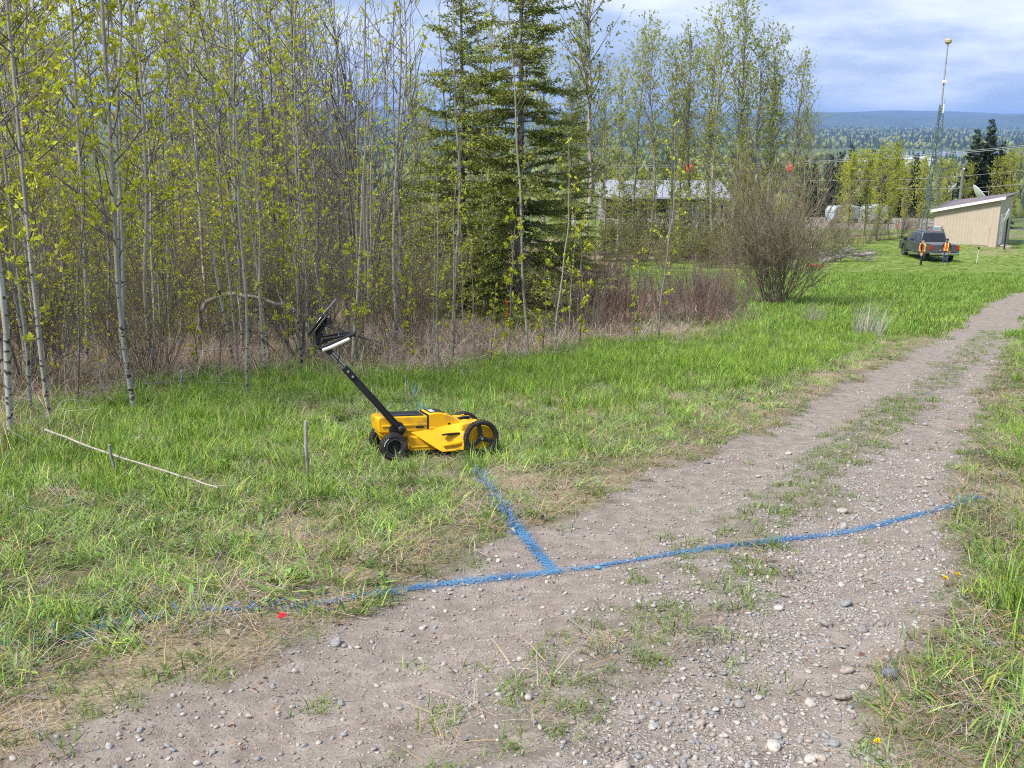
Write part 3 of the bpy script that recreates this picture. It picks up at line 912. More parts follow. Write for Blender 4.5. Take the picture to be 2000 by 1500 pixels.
# --- the wood behind, scattered over its ground
occ = []
def scatter(n, xr, yr, key, cnt, mind, sc, label, cat, group, test=None, tilt=.03):
    k = 0; tries = 0
    while k < n and tries < n * 60:
        tries += 1
        x = rf.uniform(*xr); y = rf.uniform(*yr)
        if test is not None and not test(x, y): continue
        if any((x - a) ** 2 + (y - b) ** 2 < (mind if mind < c else c) ** 2 for a, b, c in occ): continue
        occ.append((x, y, mind))
        K.put((key, rf.randint(cnt)), (x, y, g1(x, y) - .03), rf.rand() * 6.28, rf.uniform(*sc), label, cat, group, tilt=(rf.normal(0, tilt), rf.normal(.03 if x < -2 else 0, tilt)))
        k += 1
WP = WOOD
def in_wood(x, y): return bool(inside(np.array([x]), np.array([y]), WP)[0]) and x > -.58 * y - 3
def depth_w(x, y): return float(dist_poly(np.array([x]), np.array([y]), np.vstack([WP, WP[:1]]))[0])
def brg(x, y): return 1000 + 2000 * x / (y * .98)
left = lambda x, y: in_wood(x, y) and brg(x, y) < 640
scatter(36, (-11, -1), (8.6, 18.6), 'asp', 6, .4, (.6, 1.25), 'slender pale aspen with fresh yellow-green leaves near the woodland edge', 'tree', 'leafy aspens near the woodland edge', lambda x, y: left(x, y) and depth_w(x, y) > .5)
scatter(78, (-32, -1), (17.3, 47.9), 'deep', 4, .9, (.85, 1.15), 'thin aspen crowded deep inside the wood', 'tree', 'aspens deep in the wood', left)
scatter(70, (-24, 2.5), (10.0, 31.9), 'pole', 3, .5, (.8, 1.2), 'bare grey sapling pole among the woodland aspens', 'sapling', 'sapling poles in the wood', lambda x, y: in_wood(x, y) and brg(x, y) < 1000 and depth_w(x, y) > .6)
scatter(5, (-9, -3), (29.3, 42.6), 'alder', 2, 1.6, (.8, 1.05), 'bare many-stemmed alder among the aspens of the wood', 'tree', 'alders in the wood', left)
scatter(120, (-22, 0), (11.3, 31.9), 'thick', 4, .6, (.4, .95), 'bare brown-grey shrub on the woodland floor', 'shrub', 'bare woodland shrubs', lambda x, y: in_wood(x, y) and brg(x, y) < 860 and depth_w(x, y) > .7, .08)
scatter(66, (-34, 3), (26.6, 55.9), 'thick', 4, 1.2, (1.0, 1.7), 'tall bare shrub in the depth of the wood', 'shrub', 'tall bare shrubs deep in the wood', lambda x, y: in_wood(x, y) and brg(x, y) < 900, .05)
scatter(9, (-30, 4), (47.9, 79.8), 'pop', 5, 2.0, (.7, .95), 'tall poplar at the far back of the wood', 'tree', 'poplars at the back of the wood', lambda x, y: brg(x, y) < 1000)
# dogwood thicket between the spruces and the green
dog = poly([(1120, 668), (1200, 664), (1320, 655), (1430, 640), (1440, 605), (1390, 585), (1280, 588), (1130, 600)])
scatter(34, (1, 9), (16.0, 31.9), 'red', 3, .42, (.75, 1.15), 'red-stemmed bare dogwood in the thicket between spruces and green', 'shrub', 'dogwood thicket', lambda x, y: bool(inside(np.array([x]), np.array([y]), dog)[0]), .05)
# shrubs filling round the feet of the spruces and the back of the clearing
scatter(10, (-1.5, 4), (20.0, 31.9), 'thick', 4, .8, (.5, .9), 'bare shrub at the feet of the spruces', 'shrub', 'bare shrubs round the spruces', lambda x, y: 860 < brg(x, y) < 1200, .05)

# --- belt of poplars behind the clearing
belt = [(1205, 505, 0, .8), (1262, 508, 1, .95), (1300, 507, 2, .9), (1352, 510, 3, .95), (1392, 511, 4, 1.08), (1424, 510, 0, 1.10), (1462, 511, 1, .92), (1500, 510, 2, .96), (1530, 508, 3, .86), (1240, 500, 4, .98), (1330, 500, 1, .9), (1440, 498, 3, .84), (1180, 498, 2, .85), (1120, 498, 0, 1.0), (1060, 498, 3, .95), (1380, 498, 0, .95), (1560, 497, 4, .66), (1490, 496, 0, .78)]
for px, py, v, sc in belt:
    p = GP(px, py)
    K.put(('pop', v), p, rf.rand() * 6.28, sc, 'tall poplar hazed with young leaves in the belt behind the willow bush', 'tree', 'belt of poplars behind the clearing', tilt=(0, rf.normal(0, .02)))
scatter(30, (6, 26), (61.2, 77.1), 'rough', 2, 1.2, (.7, 1.25), 'yellow-green rough bush under the belt of poplars', 'bush', 'rough bushes under the poplars', lambda x, y: 1150 < brg(x, y) < 1570, .05)
scatter(8, (6, 20), (66.5, 79.8), 'sprs', 1, 1.5, (.9, 1.6), 'young spruce among the poplar belt', 'tree', 'young spruces in the poplar belt', lambda x, y: 1200 < brg(x, y) < 1500)
for px, py, sc in ((1285, 508, 1.0), (1345, 509, .8), (1400, 510, .9), (1370, 512, .7), (1330, 510, .7), (1415, 512, .75)):
    put_px(('pole', rf.randint(3)), px, py, sc=sc * 1.1, tilt=(0, rf.normal(0, .1)), label='thin bare stem at the foot of the poplar belt', cat='sapling', group='bare stems under the poplars')
# thicket to the left of the truck, along the edge of the bench
for k, (px, py) in enumerate([(1600, 488), (1625, 482), (1650, 480), (1672, 478), (1694, 474), (1716, 470), (1738, 468), (1758, 465), (1780, 462), (1570, 490), (1585, 497), (1640, 474)]):
    p = GP(px, py)
    K.put(('thick' if k % 3 else 'red', k % 3), p, rf.rand() * 6.28, .95 if k % 3 else 1.3, 'bare brush along the edge of the green near the parked truck', 'shrub', 'brush along the edge of the green')
for px, d_, v, sc in ((1655, 88, 0, .86), (1690, 89, 1, .92), (1712, 85, 2, .95), (1735, 93, 3, .9), (1640, 96, 2, .8)):
    p = at_y(px, 450, d_); K.put(('yard', v), (p[0], d_, g1(p[0], d_)), rf.rand() * 6.28, sc * .85, 'young poplar in bright leaf between the brush pile and the mast', 'tree', 'young poplars before the yard')
for px, d_, v, sc in ((1770, 122, 1, 1.0), (1800, 128, 0, 1.05), (1850, 126, 2, 1.0), (1885, 122, 3, .95), (1915, 128, 0, 1.0), (1945, 120, 1, 1.05), (1975, 125, 2, 1.2), (2010, 122, 3, 1.25), (2060, 126, 0, 1.2), (1830, 146, 3, 1.1), (1960, 146, 2, 1.2), (1745, 140, 3, 1.0)):
    p = at_y(px, 400, d_); K.put(('yard', v), (p[0], d_, g1(p[0], d_)), rf.rand() * 6.28, sc * .85, 'leafy poplar in the yellow-green row behind the tan shed', 'tree', 'poplars behind the shed')
for px, d_, sc in ((1905, 124, 1.0), (1932, 126, 1.12), (1958, 128, .85)):
    p = at_y(px, 300, d_); zg_ = g1(p[0], d_); K.put(('sprf', rf.randint(2)), (p[0], d_, zg_), rf.rand() * 6.28, (at_y(px, 232 + (1.12 - sc) * 160, d_)[2] - zg_) / 13, 'tall dark spruce in the clump above the tan shed', 'tree', 'dark spruces above the shed')
for px, d_, sc in ((1592, 233, .75), (1640, 226, .85), (1662, 223, 1.0), (1704, 200, .9), (1718, 206, .85), (1760, 186, .7), (1790, 184, .82), (1572, 239, .8), (1740, 200, .75), (1622, 253, .8)):
    p = at_y(px, 330, d_); zg_ = g1(p[0], d_); K.put(('sprf', rf.randint(2)), (p[0], d_, zg_), rf.rand() * 6.28, (at_y(px, 282 + (1.0 - sc) * 90, d_)[2] - zg_) / 13, 'dark narrow spruce standing in the valley below the green', 'tree', 'spruces below the green')
for k in range(30):
    px = rf.uniform(1180, 2050); d_ = rf.uniform(165, 320)
    p = at_y(px, 340, d_); K.put(('yard', rf.randint(4)), (p[0], d_, g1(p[0], d_)), rf.rand() * 6.28, rf.uniform(.9, 1.3), 'leafy tree in the valley woods below the yard', 'tree', 'valley trees below the yard')
K.drop_unused()
print('plants', len(bpy.data.objects))
# ------------------------------------------------------------------ ground cover
GREEN_A, GREEN_B = (.07, .165, .014), (.33, .52, .055)
STRAW_A, STRAW_B = (.28, .22, .12), (.52, .44, .28)
def blades(g, rng, P, L, W, az, lean, c0, c1, bend=.5, mat=0, tipc=1.0):
    """grass blades as two-piece tapering strips; lean 0 = upright, 1 = flat"""
    n = len(P); P = np.asarray(P, float)
    hd = np.stack([np.cos(az), np.sin(az), np.zeros(n)], 1)
    a1 = np.clip(lean, 0, 1.25) * math.pi / 2
    a2 = np.clip(lean + bend * rng.uniform(.3, 1, n), 0, 1.35) * math.pi / 2
    up = np.array([0, 0, 1.0])
    d1 = hd * np.sin(a1)[:, None] + up * np.cos(a1)[:, None]
    d2 = hd * np.sin(a2)[:, None] + up * np.cos(a2)[:, None]
    s = np.stack([-np.sin(az + rng.normal(0, .5, n)), np.cos(az), np.zeros(n)], 1) * W[:, None] * .5
    m_ = P + d1 * (L * .55)[:, None]; tip = m_ + d2 * (L * .45)[:, None]
    m_[:, 2] = np.maximum(m_[:, 2], .006); tip[:, 2] = np.maximum(tip[:, 2], .004)
    V = np.stack([P - s, P + s, m_ + s * .8, m_ - s * .8, tip], 1).reshape(-1, 3)
    b = np.arange(n) * 5
    Q = np.stack([b, b + 1, b + 2, b + 3], 1); T = np.stack([b + 3, b + 2, b + 4], 1)
    t = rng.rand(n, 1); C = (np.array(c0) * (1 - t) + np.array(c1) * t) * rng.uniform(.7, 1.25, (n, 1)) * np.stack([rng.uniform(.75, 1.35, n), np.ones(n), rng.uniform(.6, 1.9, n)], 1)
    C5 = np.repeat(C, 5, 0); C5[4::5] *= tipc
    g.add(V, Q, T, mat, C5)

def disc(rng, n, r):
    a = rng.rand(n) * 6.283; q = np.sqrt(rng.rand(n)) * r
    return np.stack([np.cos(a) * q, np.sin(a) * q, np.full(n, -.01)], 1)

def tuft(seed, n, r, L, W, lean, c=(GREEN_A, GREEN_B), bend=.5, straw=0.0, comb=None):
    rng = np.random.RandomState(seed); g = Geo()
    P = disc(rng, n, r)
    az = rng.rand(n) * 6.283 if comb is None else rng.normal(0, comb, n)
    ln = rng.uniform(*lean, n)
    blades(g, rng, P, rng.uniform(*L, n), rng.uniform(*W, n), az, ln, *c, bend=bend)
    k = int(n * straw)
    if k:
        blades(g, rng, disc(rng, k, r * 1.2), rng.uniform(L[0], L[1], k), rng.uniform(.002, .004, k), rng.rand(k) * 6.283, rng.uniform(.75, 1.05, k), STRAW_A, STRAW_B, bend=.1)
    return g

def weed(seed):
    """rosette of broad leaves: dandelion, dock, clover"""
    rng = np.random.RandomState(seed); g = Geo()
    n = rng.randint(9, 15)
    for k in range(n):
        az = rng.rand() * 6.283; L = rng.uniform(.05, .13); W = L * rng.uniform(.2, .34); el = rng.uniform(.15, 1.0)
        d = np.array([math.cos(az) * math.cos(el), math.sin(az) * math.cos(el), math.sin(el)]); s = np.array([-math.sin(az), math.cos(az), 0]) * W * .5
        nrm = np.cross(d, s); nrm = nrm / np.linalg.norm(nrm) * W * .12
        dr = np.array([0, 0, -L * .22])
        p = disc(rng, 1, .03)[0]
        rows = [(0, .25), (.35, .8), (.7, 1.0), (1.0, .12)]
        V = []
        for t, w in rows:
            c = p + d * L * t + dr * t * t; V += [c - s * w, c + nrm * 0 - np.array([0, 0, .1 * W]), c + s * w]
        Q = []
        for i in range(3):
            for j in range(2): a = i * 3 + j; Q.append((a, a + 1, a + 4, a + 3))
        col = (np.array((.10, .19, .035)) * (1 - rng.rand()) + np.array((.20, .32, .08)) * rng.rand() + .02) 
        g.add(V, Q, None, 0, col)
    return g

def litter_leaf(seed, n=9, r=.13, kind=0):
    rng = np.random.RandomState(seed); g = Geo()
    for k in range(n):
        p = disc(rng, 1, r)[0] + np.array([0, 0, .015]); L = rng.uniform(.016, .034); az = rng.rand() * 6.28
        d = np.array([math.cos(az), math.sin(az), rng.normal(0, .25)]); s = np.array([-math.sin(az), math.cos(az), rng.normal(0, .3)]) * L * .30
        V = [p, p + d * L * rng.uniform(.3, .55) + s + (0, 0, rng.rand() * .016), p + d * L + (0, 0, rng.rand() * .01), p + d * L * .45 - s + (0, 0, rng.rand() * .012)]
        c = np.array([(.20, .125, .075), (.33, .24, .17), (.42, .34, .27), (.14, .085, .055)][rng.randint(4)])
        g.add(V, [(0, 1, 2, 3)], None, 0, c)
    return g

def stones_geo(seed, sub=2):
    rng = np.random.RandomState(seed)
    bm = bmesh.new(); bmesh.ops.create_icosphere(bm, subdivisions=sub, radius=.5)
    sx, sy, sz = rng.uniform(.8, 1.25), rng.uniform(.65, 1.0), rng.uniform(.42, .72)
    cuts = [(unit(rng.normal(size=3)), rng.uniform(.30, .44)) for _ in range(5)]
    for v in bm.verts:
        p = np.array(v.co); u = p / .5
        for nrm, dd in cuts:
            q = p @ nrm
            if q > dd: p = p - nrm * (q - dd) * .8
        p = p * (1 + .10 * math.sin(u[0] * 3 + seed) * math.cos(u[1] * 2.6 + seed * 2))
        v.co = (p[0] * sx, p[1] * sy, p[2] * sz)
    return bm

def src(name, g, mat, smooth=False):
    """source mesh for a scatter: lives only inside the scatter, never in the scene by itself"""
    return bpy.data.objects.new(name, g.mesh(name, [mat], smooth) if isinstance(g, Geo) else g)

def gn_scatter(name, P, rz, scl, idx, sources, tilt=None, kind='stuff', parent=None):
    P = np.asarray(P, float); n = len(P)
    me = bpy.data.meshes.new(name); me.vertices.add(n); me.vertices.foreach_set('co', P.ravel())
    rot = np.zeros((n, 3), np.float32); rot[:, 2] = rz
    if tilt is not None: rot[:, 0] = tilt[:, 0]; rot[:, 1] = tilt[:, 1]
    a = me.attributes.new('rot', 'FLOAT_VECTOR', 'POINT'); a.data.foreach_set('vector', rot.ravel())
    sv = np.repeat(np.asarray(scl, np.float32)[:, None], 3, 1) if np.ndim(scl) == 1 else np.asarray(scl, np.float32)
    a = me.attributes.new('scl', 'FLOAT_VECTOR', 'POINT'); a.data.foreach_set('vector', sv.ravel())
    a = me.attributes.new('idx', 'INT', 'POINT'); a.data.foreach_set('value', np.asarray(idx, np.int32))
    me.update()
    ng = bpy.data.node_groups.new(name + '_spread', 'GeometryNodeTree')
    ng.interface.new_socket('Geometry', in_out='INPUT', socket_type='NodeSocketGeometry')
    ng.interface.new_socket('Geometry', in_out='OUTPUT', socket_type='NodeSocketGeometry')
    N = ng.nodes.new; Lk = ng.links.new
    i_ = N('NodeGroupInput'); o_ = N('NodeGroupOutput')
    j = N('GeometryNodeJoinGeometry')
    for s_ in sources:
        oi = N('GeometryNodeObjectInfo'); oi.inputs['Object'].default_value = s_; oi.inputs['As Instance'].default_value = True
        Lk(oi.outputs['Geometry'], j.inputs[0])
    ip = N('GeometryNodeInstanceOnPoints'); ip.inputs['Pick Instance'].default_value = True
    def named(nm, ty):
        a_ = N('GeometryNodeInputNamedAttribute'); a_.data_type = ty; a_.inputs['Name'].default_value = nm; return a_.outputs[0]
    e2r = N('FunctionNodeEulerToRotation')
    Lk(named('rot', 'FLOAT_VECTOR'), e2r.inputs[0]); Lk(e2r.outputs[0], ip.inputs['Rotation'])
    Lk(named('scl', 'FLOAT_VECTOR'), ip.inputs['Scale']); Lk(named('idx', 'INT'), ip.inputs['Instance Index'])
    Lk(i_.outputs[0], ip.inputs['Points']); Lk(j.outputs[0], ip.inputs['Instance']); Lk(ip.outputs[0], o_.inputs[0])
    o = link(name, me, parent); o.modifiers.new('spread', 'NODES').node_group = ng
    setp(o, kind=kind); return o

rg = np.random.RandomState(99)
def sample(n, y0, y1, xr=1.0, pw=1.0):
    """random ground points in the wedge in front of the viewer; pw<1 favours the near ground"""
    u = rg.rand(n); y = y0 * (y1 / y0) ** u if pw == 0 else (y0 ** pw + (y1 ** pw - y0 ** pw) * u) ** (1 / pw)
    x = rg.uniform(-1, 1, n) * (y * .54 * xr + .9)
    return x, y
def sampler(dens, y0, y1):
    """dens points per square metre in bands of forward distance"""
    X, Y = [], []
    a = y0
    while a < y1:
        b = min(y1, a * 1.15 + .1); m_ = (a + b) / 2; w = m_ * .54 + .9
        n = rg.poisson(dens(m_) * (b - a) * 2 * w)
        X.append(rg.uniform(-w, w, n)); Y.append(rg.uniform(a, b, n)); a = b
    return np.concatenate(X), np.concatenate(Y)
def fields(x, y):
    tr_, ba_, gr_ = track_fields(x, y)
    w_ = np.where(inside(x, y, WOOD), 1, -1) * dist_poly(x, y, np.vstack([WOOD, WOOD[:1]]))
    w_ = w_ + (fbm(x, y, 1.6, 51) - .5) * 2.2
    dl = dist_poly(x, y, L_EDGE); lft = dist_poly(x, y, L_EDGE) < dist_poly(x, y, R_EDGE)
    return tr_, ba_, gr_, w_, dl, lft

lush = [src('lush_tuft', tuft(10 + i, 50, .10, (.10, .26), (.0032, .0062), (.08, .55), bend=.5, straw=.10), M_GRASS) for i in range(5)]
flat = [src('flat_tuft', tuft(30 + i, 50, .12, (.07, .19), (.0035, .0085), (.40, 1.0), c=((.07, .155, .018), (.36, .51, .095)), bend=.35, straw=.35, comb=1.1), M_GRASS) for i in range(5)]
strw = [src('straw_tuft', tuft(50 + i, 34, .13, (.06, .22), (.0017, .0035), (.72, 1.04), c=(STRAW_A, STRAW_B), bend=.12), M_STRAW) for i in range(4)]
shrt = [src('short_tuft', tuft(70 + i, 20, .06, (.03, .085), (.003, .0055), (.15, .8), c=((.08, .15, .018), (.23, .33, .055)), straw=.12), M_GRASS) for i in range(4)]
patc = [src('grass_patch', tuft(90 + i, 60, .34, (.10, .24), (.010, .020), (.05, .55), c=((.10, .20, .02), (.27, .40, .055)), straw=.06), M_GRASS) for i in range(4)]
weeds = [src('weed_rosette', weed(110 + i), M_GRASS) for i in range(6)]
litt = [src('litter', litter_leaf(130 + i), M_STRAW) for i in range(5)]
bram = [src('dry_stems', tuft(150 + i, 18, .22, (.25, .8), (.003, .006), (.25, .95), c=((.26, .195, .11), (.56, .46, .29)), bend=.9), M_STRAW) for i in range(5)]
herb = [src('green_herb', tuft(170 + i, 26, .16, (.10, .28), (.008, .016), (.1, .8), c=((.10, .15, .022), (.22, .25, .04))), M_GRASS) for i in range(3)]

def emit(name, x, y, keep, sources, sc, tilt=.0, dz=0.0):
    k = rg.rand(len(x)) < keep; x, y = x[k], y[k]; n = len(x)
    P = np.stack([x, y, gz(x, y) + dz], 1)
    t = rg.normal(0, 1, (n, 2)) * tilt; t[:, 0] -= .143
    rz = rg.rand(n) * 6.283
    print(name, n)
    return gn_scatter(name, P, rz, rg.uniform(*sc, n), rg.randint(0, len(sources), n), sources, t)

CART_C = GP(848, 884)[:2]
def clear_cart(x, y): return sstep(.12, .42, np.hypot((x - CART_C[0]) * .75, y - CART_C[1] - .1))

# tall fresh grass: strip along the wood, patches in the meadow, bank right of the track
x, y = sampler(lambda d: 60 if d < 15 else 34, 2.3, 25)
tr_, ba_, gr_, w_, dl, lft = fields(x, y)
nz = fbm(x, y, 1.3, 201)
edge_strip = np.exp(-((w_ + 1.0) / 1.1) ** 2)
meadow = sstep(.30, .9, nz + .42 * edge_strip) * (w_ < .5) * sstep(.5, 1.4, dl)
lushz = sstep(10.5, 13.5, y) * (w_ < .3) * sstep(.5, 1.3, dl + (fbm(x, y, .9, 203) - .5))      # the greener hollow beyond the cart
rightb = (~lft) * sstep(.1, .6, dist_poly(x, y, R_EDGE)) * sstep(.30, .62, nz + .05)
d = np.where(lft, np.clip(edge_strip * .9 * (y < 14.5) + meadow * .5 + lushz * .95, 0, 1), rightb * .6) * (1 - sstep(.02, .3, tr_))
emit('tall_grass', x, y, d * clear_cart(x, y), lush, (.55, 1.15), .12)
# trodden mixed grass
x, y = sampler(lambda d: 110 if d < 11 else 56, 2.3, 21)
tr_, ba_, gr_, w_, dl, lft = fields(x, y)
bare_n = sstep(.60, .70, fbm(x, y, 1.1, 63))
d = (1 - sstep(.05, .4, tr_)) * (1 - .75 * bare_n) * (w_ < .8) * np.where(lft, sstep(.0, .9, dl + (fbm(x, y, .5, 205) - .5) * .8), .35) * .8
emit('trodden_grass', x, y, d * clear_cart(x, y), flat, (.55, 1.1), .15)
# straw
x, y = sampler(lambda d: 46 if d < 12 else 22, 2.3, 29)
tr_, ba_, gr_, w_, dl, lft = fields(x, y)
d = np.clip(.42 + .8 * np.exp(-((dl - .3) / .5) ** 2) * (1 - tr_) + .9 * sstep(.52, .66, fbm(x, y, 1.1, 63)) + .5 * (w_ > -.5), 0, 1) * (1 - .985 * sstep(.2, .6, ba_)) * (w_ < 3) * np.where(lft, 1, 1.5) * (1 - .75 * tr_)
emit('dry_grass', x, y, d, strw, (.5, 1.2), .06, .006)
# dead thatch matted between the living blades
thatch = [src('thatch', tuft(60 + i, 40, .15, (.04, .16), (.0016, .0032), (.85, 1.08), c=((.20, .16, .09), (.46, .385, .25)), bend=.08), M_STRAW) for i in range(4)]
x, y = sampler(lambda d: 70 if d < 7 else 40, 2.3, 15)
tr_, ba_, gr_, w_, dl, lft = fields(x, y)
emit('matted_thatch', x, y, (1 - sstep(.15, .6, tr_)) * (w_ < 1) * np.where(lft, .25 + .5 * fbm(x, y, .9, 209), 1.0), thatch, (.6, 1.1), .08, .004)
# short sparse grass on the track's crown and margins
x, y = sampler(lambda d: 110 if d < 11 else 40, 2.3, 45)
tr_, ba_, gr_, w_, dl, lft = fields(x, y)
green_strip = tr_ * (1 - ba_)
d = np.clip(green_strip * 2.2 + tr_ * .05 * (fbm(x, y, .5, 207) > .5) + .75 * np.exp(-(dl / .7) ** 2) * (1 - tr_) + .75 * (~lft) * (1 - tr_), 0, 1)
emit('short_grass', x, y, d, shrt, (.6, 1.3), .1)
# broad-leaved weeds
x, y = sampler(lambda d: 18 if d < 12 else 5, 2.3, 18)
tr_, ba_, gr_, w_, dl, lft = fields(x, y)
d = (1 - sstep(.1, .6, tr_)) * (w_ < .3) * sstep(.38, .6, fbm(x, y, .9, 211)) * np.where(lft, 1, .5)
emit('weeds', x, y, d * clear_cart(x, y), weeds, (.55, 1.1), .2)
# green further off
x, y = sampler(lambda d: 17 if d < 45 else 8, 20, 88)
tr_, ba_, gr_, w_, dl, lft = fields(x, y)
dr_ = .75 * sstep(.60, .72, fbm(x, y, 5, 67))
d = (1 - sstep(.05, .5, tr_)) * (w_ < .2) * (1 - dr_ * .85) * np.where(y < 32, .85, .6 + .4 * (fbm(x, y, 3, 213) > .5))
k = y > 56; 
emit('green_sward', x, y, d * ~k, patc, (.55, 1.1), .05)
emit('short_sward', x[k], y[k], d[k] * .8, patc, (.28, .5), .05)
# woodland floor
x, y = sampler(lambda d: 26 if d < 19 else 9, 7, 45)
tr_, ba_, gr_, w_, dl, lft = fields(x, y)
inw = sstep(-1.2, .5, w_) * (x < 7.5)
emit('dry_undergrowth', x, y, inw * 1.0, bram, (.45, 1.15), .25)
x, y = sampler(lambda d: 12, 8, 48)
tr_, ba_, gr_, w_, dl, lft = fields(x, y)
emit('green_undergrowth', x, y, sstep(.0, 1.5, w_) * sstep(.42, .62, fbm(x, y, 2.2, 217)) * (x < 7.5), herb, (.6, 1.4), .2)
# fallen leaves
x, y = sampler(lambda d: 30 if d < 16 else 8, 2.3, 32)
tr_, ba_, gr_, w_, dl, lft = fields(x, y)
d = np.clip(sstep(-.2, 1, w_) * .8 + .75 * np.exp(-((dl - .15) / .4) ** 2) * (y < 8) + 1.0 * (~lft) * np.exp(-(dist_poly(x, y, R_EDGE) / .6) ** 2) + .06, 0, 1) * (1 - .9 * sstep(.4, .9, ba_))
emit('leaf_litter', x, y, d, litt, (.6, 1.3), .1, .004)

# ---- stones
def stone_material():
    m_, t, b = mat_new('river_stone')
    oi = t.nodes.new('ShaderNodeObjectInfo')
    r = t.nodes.new('ShaderNodeValToRGB'); els = r.color_ramp.elements
    stops = [(0, (.24, .23, .225)), (1, (.35, .32, .29)), (.2, (.40, .375, .345)), (.38, (.19, .19, .20)), (.55, (.33, .265, .225)), (.72, (.46, .43, .39)), (.86, (.22, .23, .24))]
    for k, (p, c) in enumerate(stops):
        q = els[k] if k < 2 else els.new(p); q.position = p; q.color = (*c, 1)
    t.links.new(oi.outputs['Random'], r.inputs[0])
    co = t.nodes.new('ShaderNodeTexCoord'); n = t.nodes.new('ShaderNodeTexNoise'); n.inputs['Scale'].default_value = 5; n.inputs['Detail'].default_value = 8
    t.links.new(co.outputs['Object'], n.inputs[0])
    mr = t.nodes.new('ShaderNodeMapRange'); mr.inputs['From Min'].default_value = .3; mr.inputs['From Max'].default_value = .7; mr.inputs['To Min'].default_value = .7; mr.inputs['To Max'].default_value = 1.25
    t.links.new(n.outputs['Fac'], mr.inputs['Value'])
    v = t.nodes.new('ShaderNodeVectorMath'); v.operation = 'SCALE'
    t.links.new(r.outputs[0], v.inputs[0]); t.links.new(mr.outputs[0], v.inputs['Scale']); t.links.new(v.outputs[0], b.inputs['Base Color'])
    b.inputs['Roughness'].default_value = .85
    return m_
M_STONE = stone_material()
smesh = []
for i in range(9):
    bm = stones_geo(300 + i, 2); me = bpy.data.meshes.new('stone'); bm.to_mesh(me); bm.free(); me.materials.append(M_STONE)
    me.polygons.foreach_set('use_smooth', np.ones(len(me.polygons), bool)); smesh.append(me)
tiny = []
for i in range(6):
    bm = stones_geo(330 + i, 1); me = bpy.data.meshes.new('gravel'); bm.to_mesh(me); bm.free(); me.materials.append(M_STONE)
    me.polygons.foreach_set('use_smooth', np.ones(len(me.polygons), bool)); tiny.append(bpy.data.objects.new('gravel', me))
x, y = sampler(lambda d: 5200 if d < 5 else 3200 if d < 9 else 800 if d < 19 else 90, 2.3, 34)
tr_, ba_, gr_ = track_fields(x, y)
d = sstep(.25, 1.0, gr_) * ba_ * (.25 + .75 * sstep(.35, .6, fbm(x, y, .35, 221))) + .16 * ba_ + .10 * tr_
k = rg.rand(len(x)) < d; x, y = x[k], y[k]; n = len(x); print('gravel', n)
sz = .0055 * np.exp(rg.exponential(.46, n)); sz = np.minimum(sz, .03) * np.where(y > 9, 1.2, 1)
GRV = gn_scatter('gravel', np.stack([x, y, gz(x, y) + sz * .12], 1), rg.rand(n) * 6.28, sz, rg.randint(0, 6, n), tiny, rg.normal(0, .25, (n, 2)))
# crumbs of dry soil
M_CRUMB = simple('soil_crumb', (.25, .20, .165), .95, noise=.3, nscale=4)
crumb = []
for i in range(4):
    bm = stones_geo(350 + i, 1); me = bpy.data.meshes.new('soil_crumbs'); bm.to_mesh(me); bm.free(); me.materials.append(M_CRUMB); crumb.append(bpy.data.objects.new('soil_crumbs', me))
x, y = sampler(lambda d: 2600 if d < 6 else 1500 if d < 9 else 300, 2.3, 16)
tr_, ba_, gr_ = track_fields(x, y)
k = rg.rand(len(x)) < tr_ * (.15 + .7 * fbm(x, y, .3, 227)); x, y = x[k], y[k]; n = len(x); print('crumbs', n)
sz = .004 * np.exp(rg.exponential(.5, n)); sz = np.minimum(sz, .02)
gn_scatter('soil_crumbs', np.stack([x, y, gz(x, y) + sz * .1], 1), rg.rand(n) * 6.28, sz, rg.randint(0, 4, n), crumb, rg.normal(0, .4, (n, 2)))
# the stones one can pick out singly
x, y = sampler(lambda d: 90 if d < 7 else 34 if d < 12 else 9, 2.5, 20)
tr_, ba_, gr_ = track_fields(x, y)
d = sstep(.3, 1.05, gr_) * ba_ * (.3 + .7 * sstep(.4, .62, fbm(x, y, .4, 223))) + .04 * ba_
k = rg.rand(len(x)) < d; x, y = x[k], y[k]
sz = .021 * np.exp(rg.exponential(.36, len(x))); sz = np.minimum(sz, .066)
o_ = np.argsort(-sz / np.hypot(x, y))[:285]; print('stones', len(x))
for a in o_:
    s_ = link('stone', smesh[rg.randint(9)], track)
    s_.location = (x[a], y[a], g1(x[a], y[a]) + sz[a] * .16); s_.scale = (sz[a],) * 3
    s_.rotation_euler = (rg.normal(0, .2), rg.normal(0, .2), rg.rand() * 6.28)
M_DSTONE = simple('dark_stone', (.12, .13, .145), .75, noise=.35, nscale=6, bump=.3, bscale=20)
for nm, px, py, sz_, lab, mt in (('stone', 1739, 1318, .075, 'smooth dark grey egg-shaped stone at the edge of the track by dead leaves', M_DSTONE),
                           ('stone', 1168, 1098, .035, 'stone sprayed blue lying on the long paint line', None)):
    me = smesh[2].copy(); me.materials.clear(); me.materials.append(mt or simple('paint_on_stone', (.10, .33, .62), .7, noise=.25, nscale=5))
    p = GP(px, py); o = link(nm, me); o.location = (p[0], p[1], p[2] + sz_ * .3); o.scale = (sz_ * .9, sz_ * .9, sz_ * 1.5) if mt else (sz_,) * 3
    setp(o, lab, 'stone')

